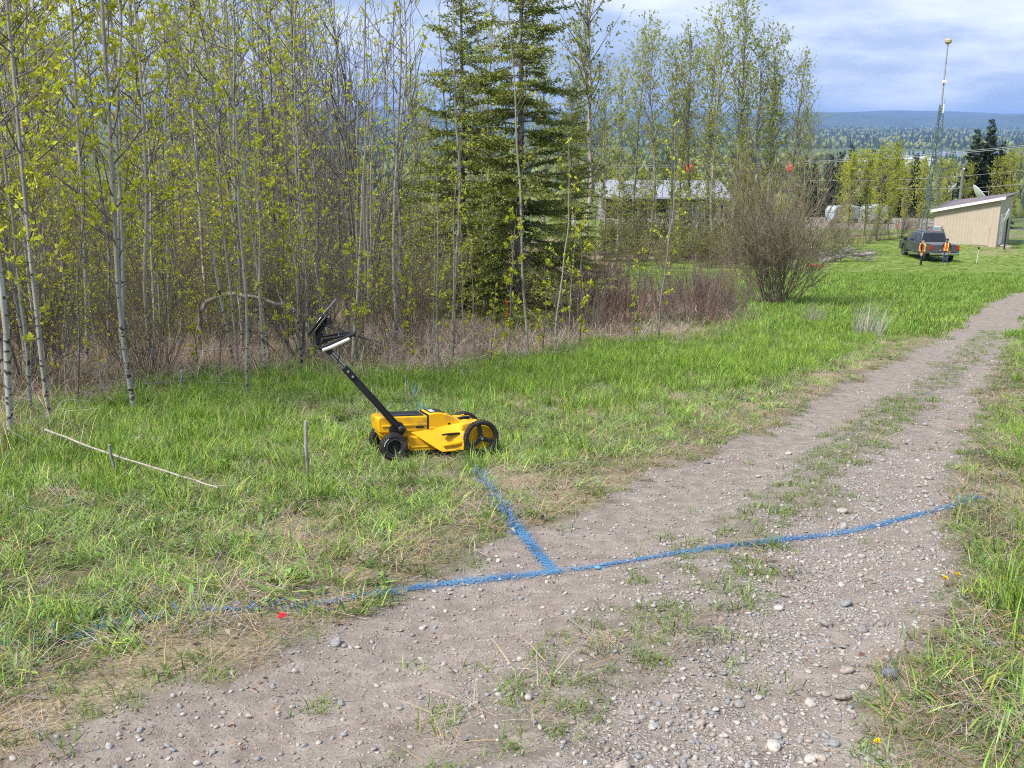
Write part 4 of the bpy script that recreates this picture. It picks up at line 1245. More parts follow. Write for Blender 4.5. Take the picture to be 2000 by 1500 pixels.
# ---- sprayed survey paint: flecks on soil and stones, and coated blades where the line crosses grass
M_PAINT = foliage('blue_marking_paint', 0, 0, .75)
def paint(name, P, label, w, dense, blade_on, mist=.12):
    rng = np.random.RandomState(len(P)); g = Geo()
    nf = int(len(P) * dense)
    i = rng.randint(0, len(P), nf); tan = np.gradient(P, axis=0)[i]; tan /= np.linalg.norm(tan, axis=1)[:, None] + 1e-9
    off = rng.normal(0, w, nf) * np.where(rng.rand(nf) < mist, 2.6, 1) * (.7 + .7 * vnoise(P[i][:, 0], P[i][:, 1], .5, 241)); c = P[i] + np.stack([-tan[:, 1], tan[:, 0]], 1) * off[:, None] + rng.normal(0, .015, (nf, 2))
    thick = .55 + .9 * fbm(c[:, 0], c[:, 1], .35, 231)
    tr_, ba_, gr_ = track_fields(c[:, 0], c[:, 1])
    keep = (rng.rand(nf) < np.clip(thick * 1.5 - .45, .05, 1)) & (rng.rand(nf) < .35 + .65 * sstep(.1, .7, tr_))
    c = c[keep]; n = len(c)
    r = rng.uniform(.0015, .0062, n) * np.exp(-(np.abs(off[keep]) / w) * .3)
    az = rng.rand(n) * 6.28
    K6 = 6; th = np.arange(K6) * math.pi * 2 / K6
    rad_ = r[:, None] * rng.uniform(.45, 1.25, (n, K6))
    X = c[:, 0:1] + np.cos(th + az[:, None]) * rad_ * 1.2; Y = c[:, 1:2] + np.sin(th + az[:, None]) * rad_
    Z = gz(X.ravel(), Y.ravel()).reshape(n, K6) + .004 + rng.rand(n, 1) * .006
    V = np.stack([X, Y, Z], -1).reshape(-1, 3); b = np.arange(n)[:, None] * K6
    T = np.concatenate([b + np.array([[0, k_, k_ + 1]]) for k_ in range(1, K6 - 1)])
    t = np.clip(rng.rand(n, 1) * .5 + 1.6 * (fbm(c[:, 0], c[:, 1], .25, 243)[:, None] - .35), 0, 1); C = np.array((.035, .14, .33)) * (1 - t) + np.array((.12, .33, .56)) * t
    g.add(V, None, T, 0, np.repeat(C, K6, 0))
    nb = int(len(P) * blade_on); i = rng.randint(0, len(P), nb); c = P[i] + rng.normal(0, w * .9, (nb, 2))
    tr_, ba_, gr_ = track_fields(c[:, 0], c[:, 1]); c = c[rng.rand(nb) < 1 - .97 * sstep(.2, .8, ba_)]; nb = len(c)
    if nb:
        P3 = np.stack([c[:, 0], c[:, 1], gz(c[:, 0], c[:, 1])], 1); z0 = P3[:, 2].copy(); P3[:, 2] = 0
        gg = Geo(); blades(gg, rng, P3, rng.uniform(.03, .11, nb) * np.where(inside(c[:, 0], c[:, 1], TRACK), .45, 1), rng.uniform(.003, .006, nb), rng.rand(nb) * 6.28, rng.uniform(.2, 1, nb), (.035, .14, .25), (.09, .25, .40), bend=.4)
        V = gg.V[0]; V[:, 2] += np.repeat(z0, 5)
        g.add(V, gg.Q[0], gg.T[0], 0, gg.C[0])
    o = link(name, g.mesh(name, [M_PAINT])); setp(o, label, 'paint line'); return o
paint('sprayed_line', PAINT_A, 'long blue sprayed line crossing the gravel track', .021, 110, 3.2)
paint('sprayed_line', PAINT_B, 'short blue sprayed line running from the long line up to the yellow cart', .018, 120, 9)
paint('sprayed_line', PAINT_C, 'faint blue-green sprayed streak in the grass behind the yellow cart', .03, 8, 10)
# ------------------------------------------------------------------ the survey cart
def cart_yellow():
    m_, t, b = mat_new('yellow_plastic')
    co = t.nodes.new('ShaderNodeTexCoord'); n = t.nodes.new('ShaderNodeTexNoise'); n.inputs['Scale'].default_value = 9; n.inputs['Detail'].default_value = 7
    t.links.new(co.outputs['Object'], n.inputs[0])
    r = t.nodes.new('ShaderNodeValToRGB')
    r.color_ramp.elements[0].position = .26; r.color_ramp.elements[0].color = (.42, .24, .05, 1)
    r.color_ramp.elements[1].position = .46; r.color_ramp.elements[1].color = (.80, .43, .006, 1)
    t.links.new(n.outputs['Fac'], r.inputs[0]); t.links.new(r.outputs[0], b.inputs['Base Color'])
    b.inputs['Roughness'].default_value = .42; b.inputs['Specular IOR Level'].default_value = .4
    n2 = t.nodes.new('ShaderNodeTexNoise'); n2.inputs['Scale'].default_value = 260
    t.links.new(co.outputs['Object'], n2.inputs[0])
    bp = t.nodes.new('ShaderNodeBump'); bp.inputs['Strength'].default_value = .08; bp.inputs['Distance'].default_value = .004
    t.links.new(n2.outputs['Fac'], bp.inputs['Height']); t.links.new(bp.outputs[0], b.inputs['Normal'])
    return m_
M_YEL = cart_yellow()
M_BLK = simple('black_plastic', (.014, .014, .016), .42, noise=.3, nscale=14, bump=.06, bscale=200)
M_PANEL = simple('dark_panel', (.022, .024, .032), .30, noise=.2, nscale=10)
def dusty(name, col, dust, lo, hi, rough, sc=16):
    m_, t, b = mat_new(name); co = t.nodes.new('ShaderNodeTexCoord'); n = t.nodes.new('ShaderNodeTexNoise'); n.inputs['Scale'].default_value = sc; n.inputs['Detail'].default_value = 8; n.inputs['Roughness'].default_value = .7
    t.links.new(co.outputs['Object'], n.inputs[0]); r = t.nodes.new('ShaderNodeValToRGB')
    r.color_ramp.elements[0].position = lo; r.color_ramp.elements[0].color = (*col, 1); r.color_ramp.elements[1].position = hi; r.color_ramp.elements[1].color = (*dust, 1)
    t.links.new(n.outputs['Fac'], r.inputs[0]); t.links.new(r.outputs[0], b.inputs['Base Color']); b.inputs['Roughness'].default_value = rough; return m_
M_RUB = dusty('tyre_rubber', (.012, .012, .013), (.13, .105, .08), .50, .78, .8)
M_ALU = simple('bare_aluminium', (.55, .55, .54), .38, metal=.85, noise=.15, nscale=12)
M_WHT = simple('white_tube', (.74, .74, .72), .4, noise=.06)
M_HOLE = simple('dark_gap', (.006, .006, .006), .9)

cart = empty('survey_cart')
CW = .25                                  # half track width
def cpart(name, bm, mat, bevel=.004, seg=2, parent=None):
    return bm_obj(name, bm, mat, parent or cart, bevel, seg)

# upper housing: rear box
rear = [(-.105, .225), (-.095, .205), (.30, .205), (.30, .33), (-.09, .335), (-.11, .32)]
hs = cpart('housing', prism_bm(rear, -.125, .125), M_YEL, .010, 3)
cpart('lower_lip', prism_bm([(-.085, .185), (-.065, .165), (.30, .165), (.30, .2049), (-.085, .2049)], -.112, .112), M_YEL, .005)
cpart('side_rib', box_bm((.11, -.129, .262), (.37, .008, .016)), M_YEL, .003)
cpart('side_rib', box_bm((.11, .129, .262), (.37, .008, .016)), M_YEL, .003)
cpart('latch', box_bm((.235, -.1275, .243), (.065, .006, .012)), M_HOLE, .002)
pl = cpart('top_panel', prism_bm([(-.02, .3345), (.268, .3305), (.272, .341), (-.02, .345)], -.108, .108), M_PANEL, .003)
for yy in (-.05, .0, .05): cpart('panel_rib', prism_bm([(-.01, .345), (.262, .3412), (.262, .3435), (-.01, .3473)], yy - .004, yy + .004), M_PANEL, .0008, 1, pl)
cpart('seam', prism_bm([(.3005, .17), (.3065, .17), (.3065, .342), (.3005, .342)], -.1275, .1275), M_HOLE, .001, 1)
# front hood, curving down to the deck
hood = [(.307, .165), (.307, .345), (.36, .351), (.42, .348), (.47, .335), (.52, .312), (.555, .285), (.575, .25), (.58, .165)]
cpart('hood', prism_bm(hood, -.125, .125), M_YEL, .010, 3)
hp = cpart('hood_grille', prism_bm([(.325, .3495), (.36, .3525), (.42, .3495), (.452, .3425), (.452, .346), (.42, .3535), (.36, .3565), (.325, .3535)], -.095, .095), M_PANEL, .001, 1)
cpart('label_plate', prism_bm([(.335, .3548), (.372, .357), (.372, .3583), (.335, .3561)], -.08, .03), simple('grey_label', (.50, .55, .54), .35), .0005, 1, hp)
for px_, sgn in ((.45, -1), (.45, 1)):
    cpart('socket', lathe_bm([(.001, -.004), (.009, -.004), (.009, .004), (.001, .004)], 'Y', (.48, sgn * .126, .258), 16), M_HOLE, .0005, 1)
cpart('hood_flute', prism_bm([(.315, .235), (.375, .235), (.385, .205), (.315, .205)], -.131, -.124), M_YEL, .003)
# front deck between the big wheels
deck = [(.55, .17), (.56, .262), (.62, .276), (.74, .268), (.85, .205), (.872, .165), (.85, .12), (.56, .12)]
cpart('front_deck', prism_bm(deck, -.205, .205), M_YEL, .014, 3)
dk = cpart('deck_recess', prism_bm([(.595, .272), (.67, .2735), (.69, .2722), (.69, .2755), (.67, .2785), (.595, .277)], -.05, .05), M_HOLE, .0015, 1)
cpart('cable_plug', tube_bm([(.60, -.02, .282), (.66, -.02, .289), (.70, -.015, .285), (.735, -.02, .268)], [.012, .012, .007, .005], 10), M_BLK, 0, parent=dk)
cpart('screw', lathe_bm([(.0005, 0), (.006, 0), (.005, .003), (.0005, .003)], 'Z', (.70, -.12, .2665), 12), M_HOLE, 0)
cpart('screw', lathe_bm([(.0005, 0), (.006, 0), (.005, .003), (.0005, .003)], 'Z', (.70, .12, .2665), 12), M_HOLE, 0)
# side skirts: slanted plate flaring out over the ground between the wheels
def skirt(s):
    bm = bmesh.new()
    pts = [(.155, .120, .206), (.34, .124, .226), (.56, .135, .262), (.70, .172, .285),      # top edge
           (.655, .215, .262), (.60, .222, .195), (.577, .228, .11), (.575, .228, .052),     # arch round the wheel
           (.40, .222, .045), (.375, .214, .058)]
    inner = [(x, y - .016, z - .004) for x, y, z in pts]
    A = [bm.verts.new((x, s * y, z)) for x, y, z in pts]; B = [bm.verts.new((x, s * y, z)) for x, y, z in inner]
    # outer skin as a fan of strips so that it folds along the lower edge
    strips = [(0, 1, 9), (1, 8, 9), (1, 2, 5, 6), (1, 6, 7, 8), (2, 3, 4, 5)]
    for f in strips:
        bm.faces.new([A[i] for i in f]); bm.faces.new([B[i] for i in f][::-1])
    n = len(A)
    for i in range(n): bm.faces.new((A[i], A[(i + 1) % n], B[(i + 1) % n], B[i]))
    return bm
for s in (-1, 1):
    sk = cpart('side_skirt', skirt(s), M_YEL, .004)
    cpart('vent_slot', prism_bm([(.40, .1755), (.405, .187), (.545, .196), (.55, .182)], s * .180, s * .2085), M_HOLE, .002, 1, sk)
    cpart('skirt_step', prism_bm([(.405, .085), (.40, .105), (.555, .125), (.562, .10)], s * .205, s * .2262), M_YEL, .006, 2, sk)
# antenna box slung under the body
an = cpart('antenna_box', prism_bm([(.14, .06), (.16, .045), (.42, .045), (.42, .17), (.13, .17)], -.135, .135), M_YEL, .012, 3)
cpart('box_rib', prism_bm([(.15, .075), (.40, .075), (.40, .087), (.15, .087)], -.140, .140), M_YEL, .004, 2, an)
cpart('skid_plate', box_bm((.33, 0, .037), (.42, .34, .014)), M_BLK, .004)
cpart('rear_leg', prism_bm([(-.06, .17), (.05, .17), (.04, .10), (-.03, .10)], -.16, -.115), M_YEL, .006)
cpart('rear_leg', prism_bm([(-.06, .17), (.05, .17), (.04, .10), (-.03, .10)], .115, .16), M_YEL, .006)
cpart('rear_axle', tube_bm([(0, -.24, .11), (0, .24, .11)], .014, 12), M_BLK, 0)
cpart('front_axle', tube_bm([(.715, -.25, .145), (.715, .25, .145)], .014, 12), M_BLK, 0)

def wheel(name, x, y, r, w, s, big):
    wroot = empty(name); wroot.parent = cart; wroot.location = (x, y, r)
    h = w / 2
    if big:
        tp = [(r * .80, -h * .9), (r * .92, -h), (r * .985, -h * .6), (r, 0), (r * .985, h * .6), (r * .92, h), (r * .80, h * .9)]
    else:
        tp = [(r * .52, -h * .85), (r * .70, -h), (r * .88, -h * .95), (r * .98, -h * .62), (r, 0), (r * .98, h * .62), (r * .88, h * .95), (r * .70, h), (r * .52, h * .85)]
    bm_obj('tyre', lathe_bm(tp, 'Y', seg=48), M_RUB, wroot, 0)
    g = Geo()                                   # tread blocks round the tyre
    nt_ = 44 if big else 34
    for k in range(nt_):
        a = 2 * math.pi * k / nt_
        for sd in (-1, 1):
            aa = a + (.5 * sd * math.pi / nt_); Mr = Matrix.Rotation(-aa, 3, 'Y') @ Matrix.Rotation(sd * .5, 3, 'X')
            c = Vector((math.cos(aa) * (r * .985), sd * h * .42, math.sin(aa) * (r * .985)))
            g.box(c, (.0065, h * .62, .011 if big else .012), M=Matrix.Rotation(-aa, 3, 'Y'))
    o = link('tread', g.mesh('tread', [M_RUB]), wroot); o['kind'] = 'stuff'
    if big:
        bms = [lathe_bm([(r * .74, -h * .5), (r * .81, -h * .7), (r * .81, h * .7), (r * .74, h * .5)], 'Y', seg=48)]
        for k in range(3):
            a = rad(100 + 120 * k); d = Vector((math.cos(a), 0, math.sin(a)))
            b = box_bm((0, 0, 0), (r * .80, .016, .034)); bmesh.ops.transform(b, matrix=Matrix.Rotation(-a, 4, 'Y'), verts=b.verts)
            bmesh.ops.translate(b, vec=d * r * .38, verts=b.verts); bms.append(b)
        bm_obj('rim', merge_bm(*bms), M_BLK, wroot, .002, 1)
        bm_obj('hub', lathe_bm([(.001, s * -.02), (.024, s * -.02), (.022, s * .026), (.001, s * .03)], 'Y', seg=24), M_BLK, wroot, .002, 2)
        bm_obj('axle_nut', lathe_bm([(.001, s * .028), (.009, s * .028), (.009, s * .036), (.001, s * .036)], 'Y', seg=6), M_ALU, wroot, 0)
        bm_obj('wheel_disc', lathe_bm([(.02, s * -.038), (r * .66, s * -.036), (r * .66, s * -.044), (.02, s * -.046)], 'Y', seg=40), M_YEL, wroot, 0)
    else:
        bm_obj('rim', lathe_bm([(r * .48, -h * .8), (r * .54, -h * .92), (r * .54, h * .92), (r * .48, h * .8), (r * .42, h * .3), (.02, h * .25), (.02, -h * .25), (r * .42, -h * .3)], 'Y', seg=40), M_BLK, wroot, .001, 1)
        bm_obj('bead_ring', lathe_bm([(r * .57, s * h * .955), (r * .585, s * h * .985), (r * .60, s * h * .955)], 'Y', seg=40), simple('worn_rubber', (.10, .10, .10), .7), wroot, 0)
        bm_obj('hub', lathe_bm([(.001, s * h * .2), (.020, s * h * .2), (.018, s * h * .6), (.001, s * h * .65)], 'Y', seg=20), M_BLK, wroot, .001, 1)
        # raised white maker's lettering on the side wall: a short run of small strokes
        g = Geo(); rr_ = r * .79
        for k in range(9):
            a = rad(128 + k * 5.2); c = Vector((math.cos(a) * rr_, s * (h * .985), math.sin(a) * rr_))
            g.box(c, (.0075, .004, .0042), M=Matrix.Rotation(-a - math.pi / 2, 3, 'Y') @ Matrix.Rotation(.5 * (k % 2), 3, 'Y'))
        o = link('side_lettering', g.mesh('side_lettering', [M_WHT]), wroot); o['kind'] = 'stuff'
    return wroot
for s in (-1, 1):
    wheel('rear_wheel', 0, s * .20, .108, .095, s, False)
    wheel('front_wheel', .715, s * .245, .147, .046, s, True)

# handle: pivot bracket, black extruded pole, bright inner tube, handlebar, screen holder
for s in (-1,):
    cpart('pivot_bracket', lathe_bm([(.004, s * .122), (.062, s * .122), (.066, s * .130), (.060, s * .141), (.004, s * .143)], 'Y', (.045, 0, .232), 32), M_BLK, .001, 1)
    cpart('pivot_cap', lathe_bm([(.001, s * .162), (.030, s * .162), (.034, s * .175), (.020, s * .186), (.001, s * .188)], 'Y', (.075, 0, .235), 24), M_BLK, .001, 1)
PA, PB = Vector((.085, -.15, .215)), Vector((-.375, -.15, .745))
dirp = (PB - PA).normalized(); lenp = (PB - PA).length
Mp = Matrix(((dirp.z, 0, dirp.x), (0, 1, 0), (-dirp.x, 0, dirp.z))).to_3x3()    # local z along the pole
def along(t): return PA + dirp * t
cpart('handle_pole', merge_bm(box_bm(along(lenp / 2), (.036, .024, lenp), Mp)), M_BLK, .007, 3)
cpart('pole_rail', box_bm(along(lenp / 2) + Mp @ Vector((.021, 0, 0)), (.012, .030, lenp * .94), Mp), M_BLK, .004, 2)
cpart('pole_rail', box_bm(along(lenp / 2) + Mp @ Vector((-.021, 0, 0)), (.012, .030, lenp * .94), Mp), M_BLK, .004, 2)
cl = cpart('pole_clamp', box_bm(along(lenp - .05), (.056, .040, .11), Mp), M_BLK, .006, 2)
for t_ in (.02, .075): cpart('clamp_bolt', lathe_bm([(.001, -.024), (.010, -.024), (.009, -.020), (.001, -.020)], 'Y', along(lenp - .02 - t_) - Vector((0, 0, 0)), 14), M_ALU, 0, parent=cl)
cpart('inner_tube', box_bm(along(lenp + .075), (.030, .020, .17), Mp), M_ALU, .004, 2)
cpart('inner_rail', box_bm(along(lenp + .075) + Vector((0, -.0115, 0)), (.008, .004, .16), Mp), M_BLK, .001, 1)
cpart('upper_clamp', box_bm(along(lenp + .175), (.05, .045, .05), Mp), M_BLK, .006, 2)
H0 = along(lenp + .205)
# handlebar frame: two long arms reaching forward, joined by a grip across the tip
for yy in (-.135, .135):
    c0 = Vector((H0.x - .055, -.05 + yy * 1.0, H0.z + .0)); c1 = Vector((H0.x + .215, -.05 + yy * .8, H0.z + .105))
    cpart('handle_arm', tube_bm([c0, (c0 * .6 + c1 * .4) + Vector((0, 0, .004)), c1], .0135, 10), M_BLK, 0)
    c2 = Vector((H0.x - .03, -.05 + yy * .8, H0.z + .07))
    cpart('handle_brace', tube_bm([c1, c2], .010, 8), M_BLK, 0)
cpart('grip_bar', tube_bm([(H0.x + .215, -.05 - .112, H0.z + .105), (H0.x + .215, -.05 + .112, H0.z + .105)], .013, 12), M_BLK, 0)
cpart('cross_bar', tube_bm([(H0.x - .055, -.05 - .135, H0.z), (H0.x - .055, -.05 + .135, H0.z)], .013, 12), M_BLK, 0)
cpart('white_tube', tube_bm([(H0.x - .04, -.198, H0.z - .012), (H0.x + .02, -.200, H0.z + .008), (H0.x + .17, -.18, H0.z + .070)], [.012, .0135, .0125], 12), M_WHT, 0)
# mount arm and screen holder seen almost edge-on
S0 = Vector((H0.x - .05, -.05, H0.z + .02)); S1 = Vector((H0.x + .045, -.05, H0.z + .235))
cpart('mount_arm', tube_bm([S0, S0 + Vector((.005, 0, .09)), S1], [.020, .024, .018], 12), M_BLK, 0)
cpart('mount_knob', lathe_bm([(.001, -.10), (.024, -.10), (.026, -.09), (.026, -.075), (.001, -.07)], 'Y', (H0.x + .035, 0, H0.z + .20), 16), M_BLK, .002, 1)
ts = rad(52); td_ = Vector((math.cos(ts), 0, math.sin(ts))); tn_ = Vector((-math.sin(ts), 0, math.cos(ts)))
Mt = Matrix((td_, (0, 1, 0), tn_)).transposed()
TC = Vector((H0.x - .055, -.05, H0.z + .165))
tb = cpart('screen_holder', box_bm(TC, (.215, .115, .012), Mt), M_BLK, .005, 2)
cpart('screen', box_bm(TC + tn_ * .0225, (.19, .10, .009), Mt), simple('screen_glass', (.012, .013, .015), .12), .004, 2, tb)
cpart('back_plate', box_bm(TC - tn_ * .045, (.17, .09, .010), Mt), M_BLK, .004, 2, tb)
cpart('spacer', box_bm(TC - tn_ * .024 + td_ * .04, (.03, .05, .032), Mt), M_BLK, .003, 1, tb)
cpart('hinge_block', box_bm(TC - tn_ * .062 - td_ * .05, (.06, .05, .03), Mt), M_BLK, .006, 2, tb)
cpart('antenna', tube_bm([TC + td_ * .10 + Vector((.0, .06, .01)), TC + td_ * .245 + Vector((.012, .06, .01))], [.009, .008], 10), simple('grey_antenna', (.10, .10, .10), .5), 0, parent=tb)
cab = [S1 + Vector((.02, .0, -.01)), S1 + Vector((.07, -.03, -.06)), S1 + Vector((.06, -.03, -.15)), H0 + Vector((.10, -.04, .02)), H0 + Vector((.085, -.05, -.08)), H0 + Vector((.075, -.03, -.12))]
cpart('cable', tube_bm(smooth_poly(np.array([tuple(p) for p in cab])), .004, 6), M_BLK, 0)
# stand it on the slope
_th = rad(20)
_p = GP(769, 905)                          # contact of the near rear wheel
fw = Vector((math.cos(_th), math.sin(_th), 0)); nrm = Vector((0, .125, 1)).normalized()
fw = (fw - nrm * fw.dot(nrm)).normalized(); lt = nrm.cross(fw)
Rm_ = Matrix((fw, lt, nrm)).transposed()
_sc = .965
o_ = Vector(tuple(_p)) - Rm_ @ Vector((0, -.20, 0)) * _sc + nrm * .012
cart.matrix_world = Matrix.Translation(o_) @ Rm_.to_4x4() @ Matrix.Scale(_sc, 4)
setp(cart, 'yellow four-wheeled survey cart with black handle and screen parked in the grass', 'survey cart')
# ------------------------------------------------------------------ things lying or standing in the meadow
def stick(name, pts, r, mat, label, cat, lift=.02, sides=8, branches=()):
    P = np.array([GP(*p) if len(p) == 2 else p for p in pts], float)
    P = smooth_poly(P, 2); P[:, 2] += lift
    rng = np.random.RandomState(len(label))
    P[1:-1] += rng.normal(0, r * .2, P[1:-1].shape)
    root = empty(name, tuple(P[0]))
    g = Geo(); g.tube(P - P[0], np.linspace(r, r * .55, len(P)) * rng.uniform(.88, 1.12, len(P)), sides, cap=True)
    link('stem', g.mesh('stem', [mat], True), root)
    for i, d, l in branches:
        q = P[int(i * (len(P) - 1))] - P[0]; d = unit(np.array(d, float))
        g = Geo(); g.tube(np.array([q, q + d * l * .5 + rng.normal(0, .02, 3), q + d * l]), np.array([r * .5, r * .35, r * .15]), 5, cap=True)
        link('branch', g.mesh('branch', [mat], True), root)
    setp(root, label, cat); return root
M_DEADW = bark('weathered_wood', (.46, .42, .36), (.15, .12, .09), .42, .5, 20)
M_DEADG = bark('grey_deadwood', (.34, .31, .28), (.10, .085, .07), .46, .5, 16)
stick('fallen_stick', [(92, 872), (200, 916), (320, 960), (430, 1000)], .010, M_DEADW, 'long pale dead stick lying across the grass', 'stick', .15, branches=[(.95, (.6, -.5, .2), .16)])
a = GP(392, 688); arch = [a + (0, 0, -.1)] + [at_y(px_, py_, a[1] - k_ * .06) for k_, (px_, py_) in enumerate([(388, 640), (396, 592), (440, 572), (500, 580), (560, 600), (620, 628), (680, 650), (742, 668)])]
stick('fallen_log', arch, .042, M_DEADG, 'arched dead log on the woodland floor behind the cart handle', 'log', 0, branches=[(.45, (.1, -.4, -.8), .5), (.6, (-.3, 0, .9), .35), (.2, (.2, -.4, .6), .5)])
def stake(px, py, top, r, label, lean=(0, 0)):
    p = GP(px, py); d = math.hypot(p[0], p[1]); h = (py - top) / 2000 * d * 1.14
    root = empty('stake', tuple(p)); g = Geo(); n = 7; t = np.linspace(0, 1, n); rng = np.random.RandomState(int(px))
    P = np.stack([t * h * lean[0], t * h * lean[1], t * h - .06], 1) + rng.normal(0, r * .2, (n, 3))
    g.tube(P, r * (1 - .15 * t), 7, cap=True)
    link('shaft', g.mesh('stake', [M_DEADG], True), root); setp(root, label, 'stake'); return root
stake(602, 942, 812, .014, 'weathered grey wooden stake standing in the grass left of the cart')
stake(229, 932, 858, .013, 'short broken stick stub beside the long fallen stick', (-.12, 0))
stake(358, 776, 722, .018, 'charred dark stub at the woodland edge', (0, 0))
stake(797, 806, 728, .008, 'thin dark twig stuck upright behind the cart', (-.05, 0))
for k, (px, py, r_, l_) in enumerate(((700, 660, .012, 1.8), (180, 770, .010, 2.0), (330, 700, .012, 2.2), (520, 690, .009, 1.6), (1180, 664, .009, 1.5))):
    p = GP(px, py); rng = np.random.RandomState(50 + k); az = rng.uniform(-.5, .9)
    q = np.array([math.cos(az), math.sin(az) * .5, rng.uniform(.0, .18)]) * l_
    stick('fallen_branch', [p + (0, 0, .05), p + q * .5 + (0, 0, .12), p + q], r_, M_DEADG, 'thin dead branch lying among the dry undergrowth', 'branch', .0, branches=[(.6, (.3, .2, .8), .4), (.35, (.5, -.3, .6), .35)])['group'] = 'dead branches in the undergrowth'
# orange ribbon on a whip
p = GP(990, 700); M_RIB = simple('orange_ribbon', (.85, .11, .025), .5)
d = math.hypot(p[0], p[1]); zc = p[2] + (700 - 600) / 2000 * d
bm = bmesh.new(); pr = []
for k in range(9):
    t = k / 8; x_ = .012 * math.sin(t * 7) + .01 * t; z_ = .11 - .23 * t; tw_ = t * 3.2
    w_ = Vector((math.cos(tw_), math.sin(tw_), 0)) * .011
    pr.append((bm.verts.new(Vector((x_, 0, z_)) - w_), bm.verts.new(Vector((x_, 0, z_)) + w_)))
for a_, c_ in zip(pr[:-1], pr[1:]): bm.faces.new((a_[0], a_[1], c_[1], c_[0]))
bmesh.ops.solidify(bm, geom=bm.faces[:], thickness=.0012)
rb = bm_obj('flagging_ribbon', bm, M_RIB); rb.location = (p[0] - .01, p[1] - .05, zc); setp(rb, 'orange flagging ribbon tied to a leafy whip before the spruces', 'ribbon')
bm2 = lathe_bm([(.016, -.006), (.019, -.006), (.019, .006), (.016, .006)], 'Z', (0, 0, .11), 12)
bm_obj('ribbon_knot', bm2, M_RIB, rb, 0)
p = GP(551, 1208); o = bm_obj('pin_flag', prism_bm([(-.018, 0), (.014, .006), (.02, .022), (-.012, .026)], -.004, .004), simple('red_plastic', (.75, .03, .06), .45)); o.location = tuple(p + (0, 0, .012)); setp(o, 'small red plastic scrap at the edge of the grass by the paint line', 'scrap')
# dandelions
M_DAND = simple('dandelion_yellow', (.80, .58, .02), .7, noise=.2, nscale=60)
for k, (px, py) in enumerate([(1843, 1148), (1866, 1150), (1708, 1490)]):
    p = GP(px, py); root = empty('dandelion', tuple(p)); h = .05 + .02 * (k % 3)
    bm_obj('stalk', tube_bm([(0, 0, -.01), (.003, 0, h * .6), (.004, 0, h)], .0016, 5), simple('stalk_green', (.16, .22, .06), .6), root, 0)
    g = Geo(); rng = np.random.RandomState(k); n = 46; az = rng.rand(n) * 6.28; el = rng.uniform(.1, 1.3, n)
    D = np.stack([np.cos(az) * np.cos(el), np.sin(az) * np.cos(el), np.sin(el)], 1)
    leaves(g, np.tile([.004, 0, h], (n, 1)), D, .015, .003, rng, 0, (.8, .55, .02), (.9, .7, .05))
    link('flower', g.mesh('flower', [M_DAND]), root)
    setp(root, 'yellow dandelion in the grass bank beside the track', 'dandelion', 'dandelions on the bank')
# tall dead grass clump on the green
for px, py, s_, lab in ((1695, 655, 1.0, 'pale dead grass clump on the green beside the track'), (1590, 632, .8, 'wispy dead grass clump near the foot of the willow bush')):
    g = tuft(900 + px, 150, .32, (.35, .95), (.004, .008), (.02, .4), c=((.33, .30, .23), (.52, .48, .38)), bend=.3)
    o = link('grass_clump', g.mesh('grass_clump', [M_STRAW])); p = GP(px, py); o.location = tuple(p); o.scale = (s_,) * 3; setp(o, lab, 'grass clump')

# ------------------------------------------------------------------ brush pile
bp_c = GP(1655, 512); root = empty('brush_pile', tuple(bp_c)); rng = np.random.RandomState(5)
for k in range(70):
    t = rng.uniform(-1, 1); L = rng.uniform(.7, 2.2); az = rng.normal(.35, .5) + (math.pi if rng.rand() < .3 else 0)
    c = np.array([t * 1.9, rng.normal(0, .5), .08 + rng.rand() * .85 * (1 - t * t)]); d = unit(np.array([math.cos(az), math.sin(az), rng.normal(0, .4)]))
    g = Geo(); r = rng.uniform(.012, .035); P = np.array([c - d * L / 2, c + rng.normal(0, .05, 3), c + d * L / 2]); P[:, 2] = np.maximum(P[:, 2], .03)
    g.tube(P, np.array([r, r * .9, r * .5]), 6, cap=True); link('dead_branch', g.mesh('dead_branch', [M_DEADG if rng.rand() < .6 else M_BARK_D], True), root)
for c, d, L, r in (((-1.2, -.5, .22), (.8, .35, .14), 1.9, .15), ((1.2, .3, .45), (.9, .1, .08), 1.5, .13)):
    g = Geo(); c = np.array(c); d = unit(np.array(d)); g.tube(np.array([c - d * L / 2, c, c + d * L / 2]), np.array([r, r * 1.02, r * .9]), 12, cap=True)
    link('log', g.mesh('log', [M_DEADG], True), root)
setp(root, 'heap of grey dead branches and logs at the edge of the green', 'brush pile')
p = GP(1592, 523); g = Geo(); rng = np.random.RandomState(3)
P = np.array([[-.45, 0, .08], [-.2, .05, .14], [.1, -.03, .10], [.4, .02, .12]]); g.tube(P, np.array([.05, .06, .05, .04]), 8, cap=True)
o = link('plastic_tape', g.mesh('plastic_tape', [simple('red_tape', (.62, .05, .035), .5)], True)); o.location = tuple(p); setp(o, 'bundle of red plastic tape beside the brush pile', 'tape')

# ------------------------------------------------------------------ survey pole
p = GP(1907, 517); root = empty('survey_pole', tuple(p))
bm_obj('staff', tube_bm([(0, 0, -.05), (.03, 0, .95)], .017, 8), M_WHT, root, 0)
bm_obj('head', lathe_bm([(.001, 0), (.05, 0), (.06, .03), (.06, .12), (.03, .16), (.001, .165)], 'Z', (.03, 0, .95), 16), M_BLK, root, 0)
setp(root, 'white staff with a black head planted in the green beside the truck', 'survey pole')

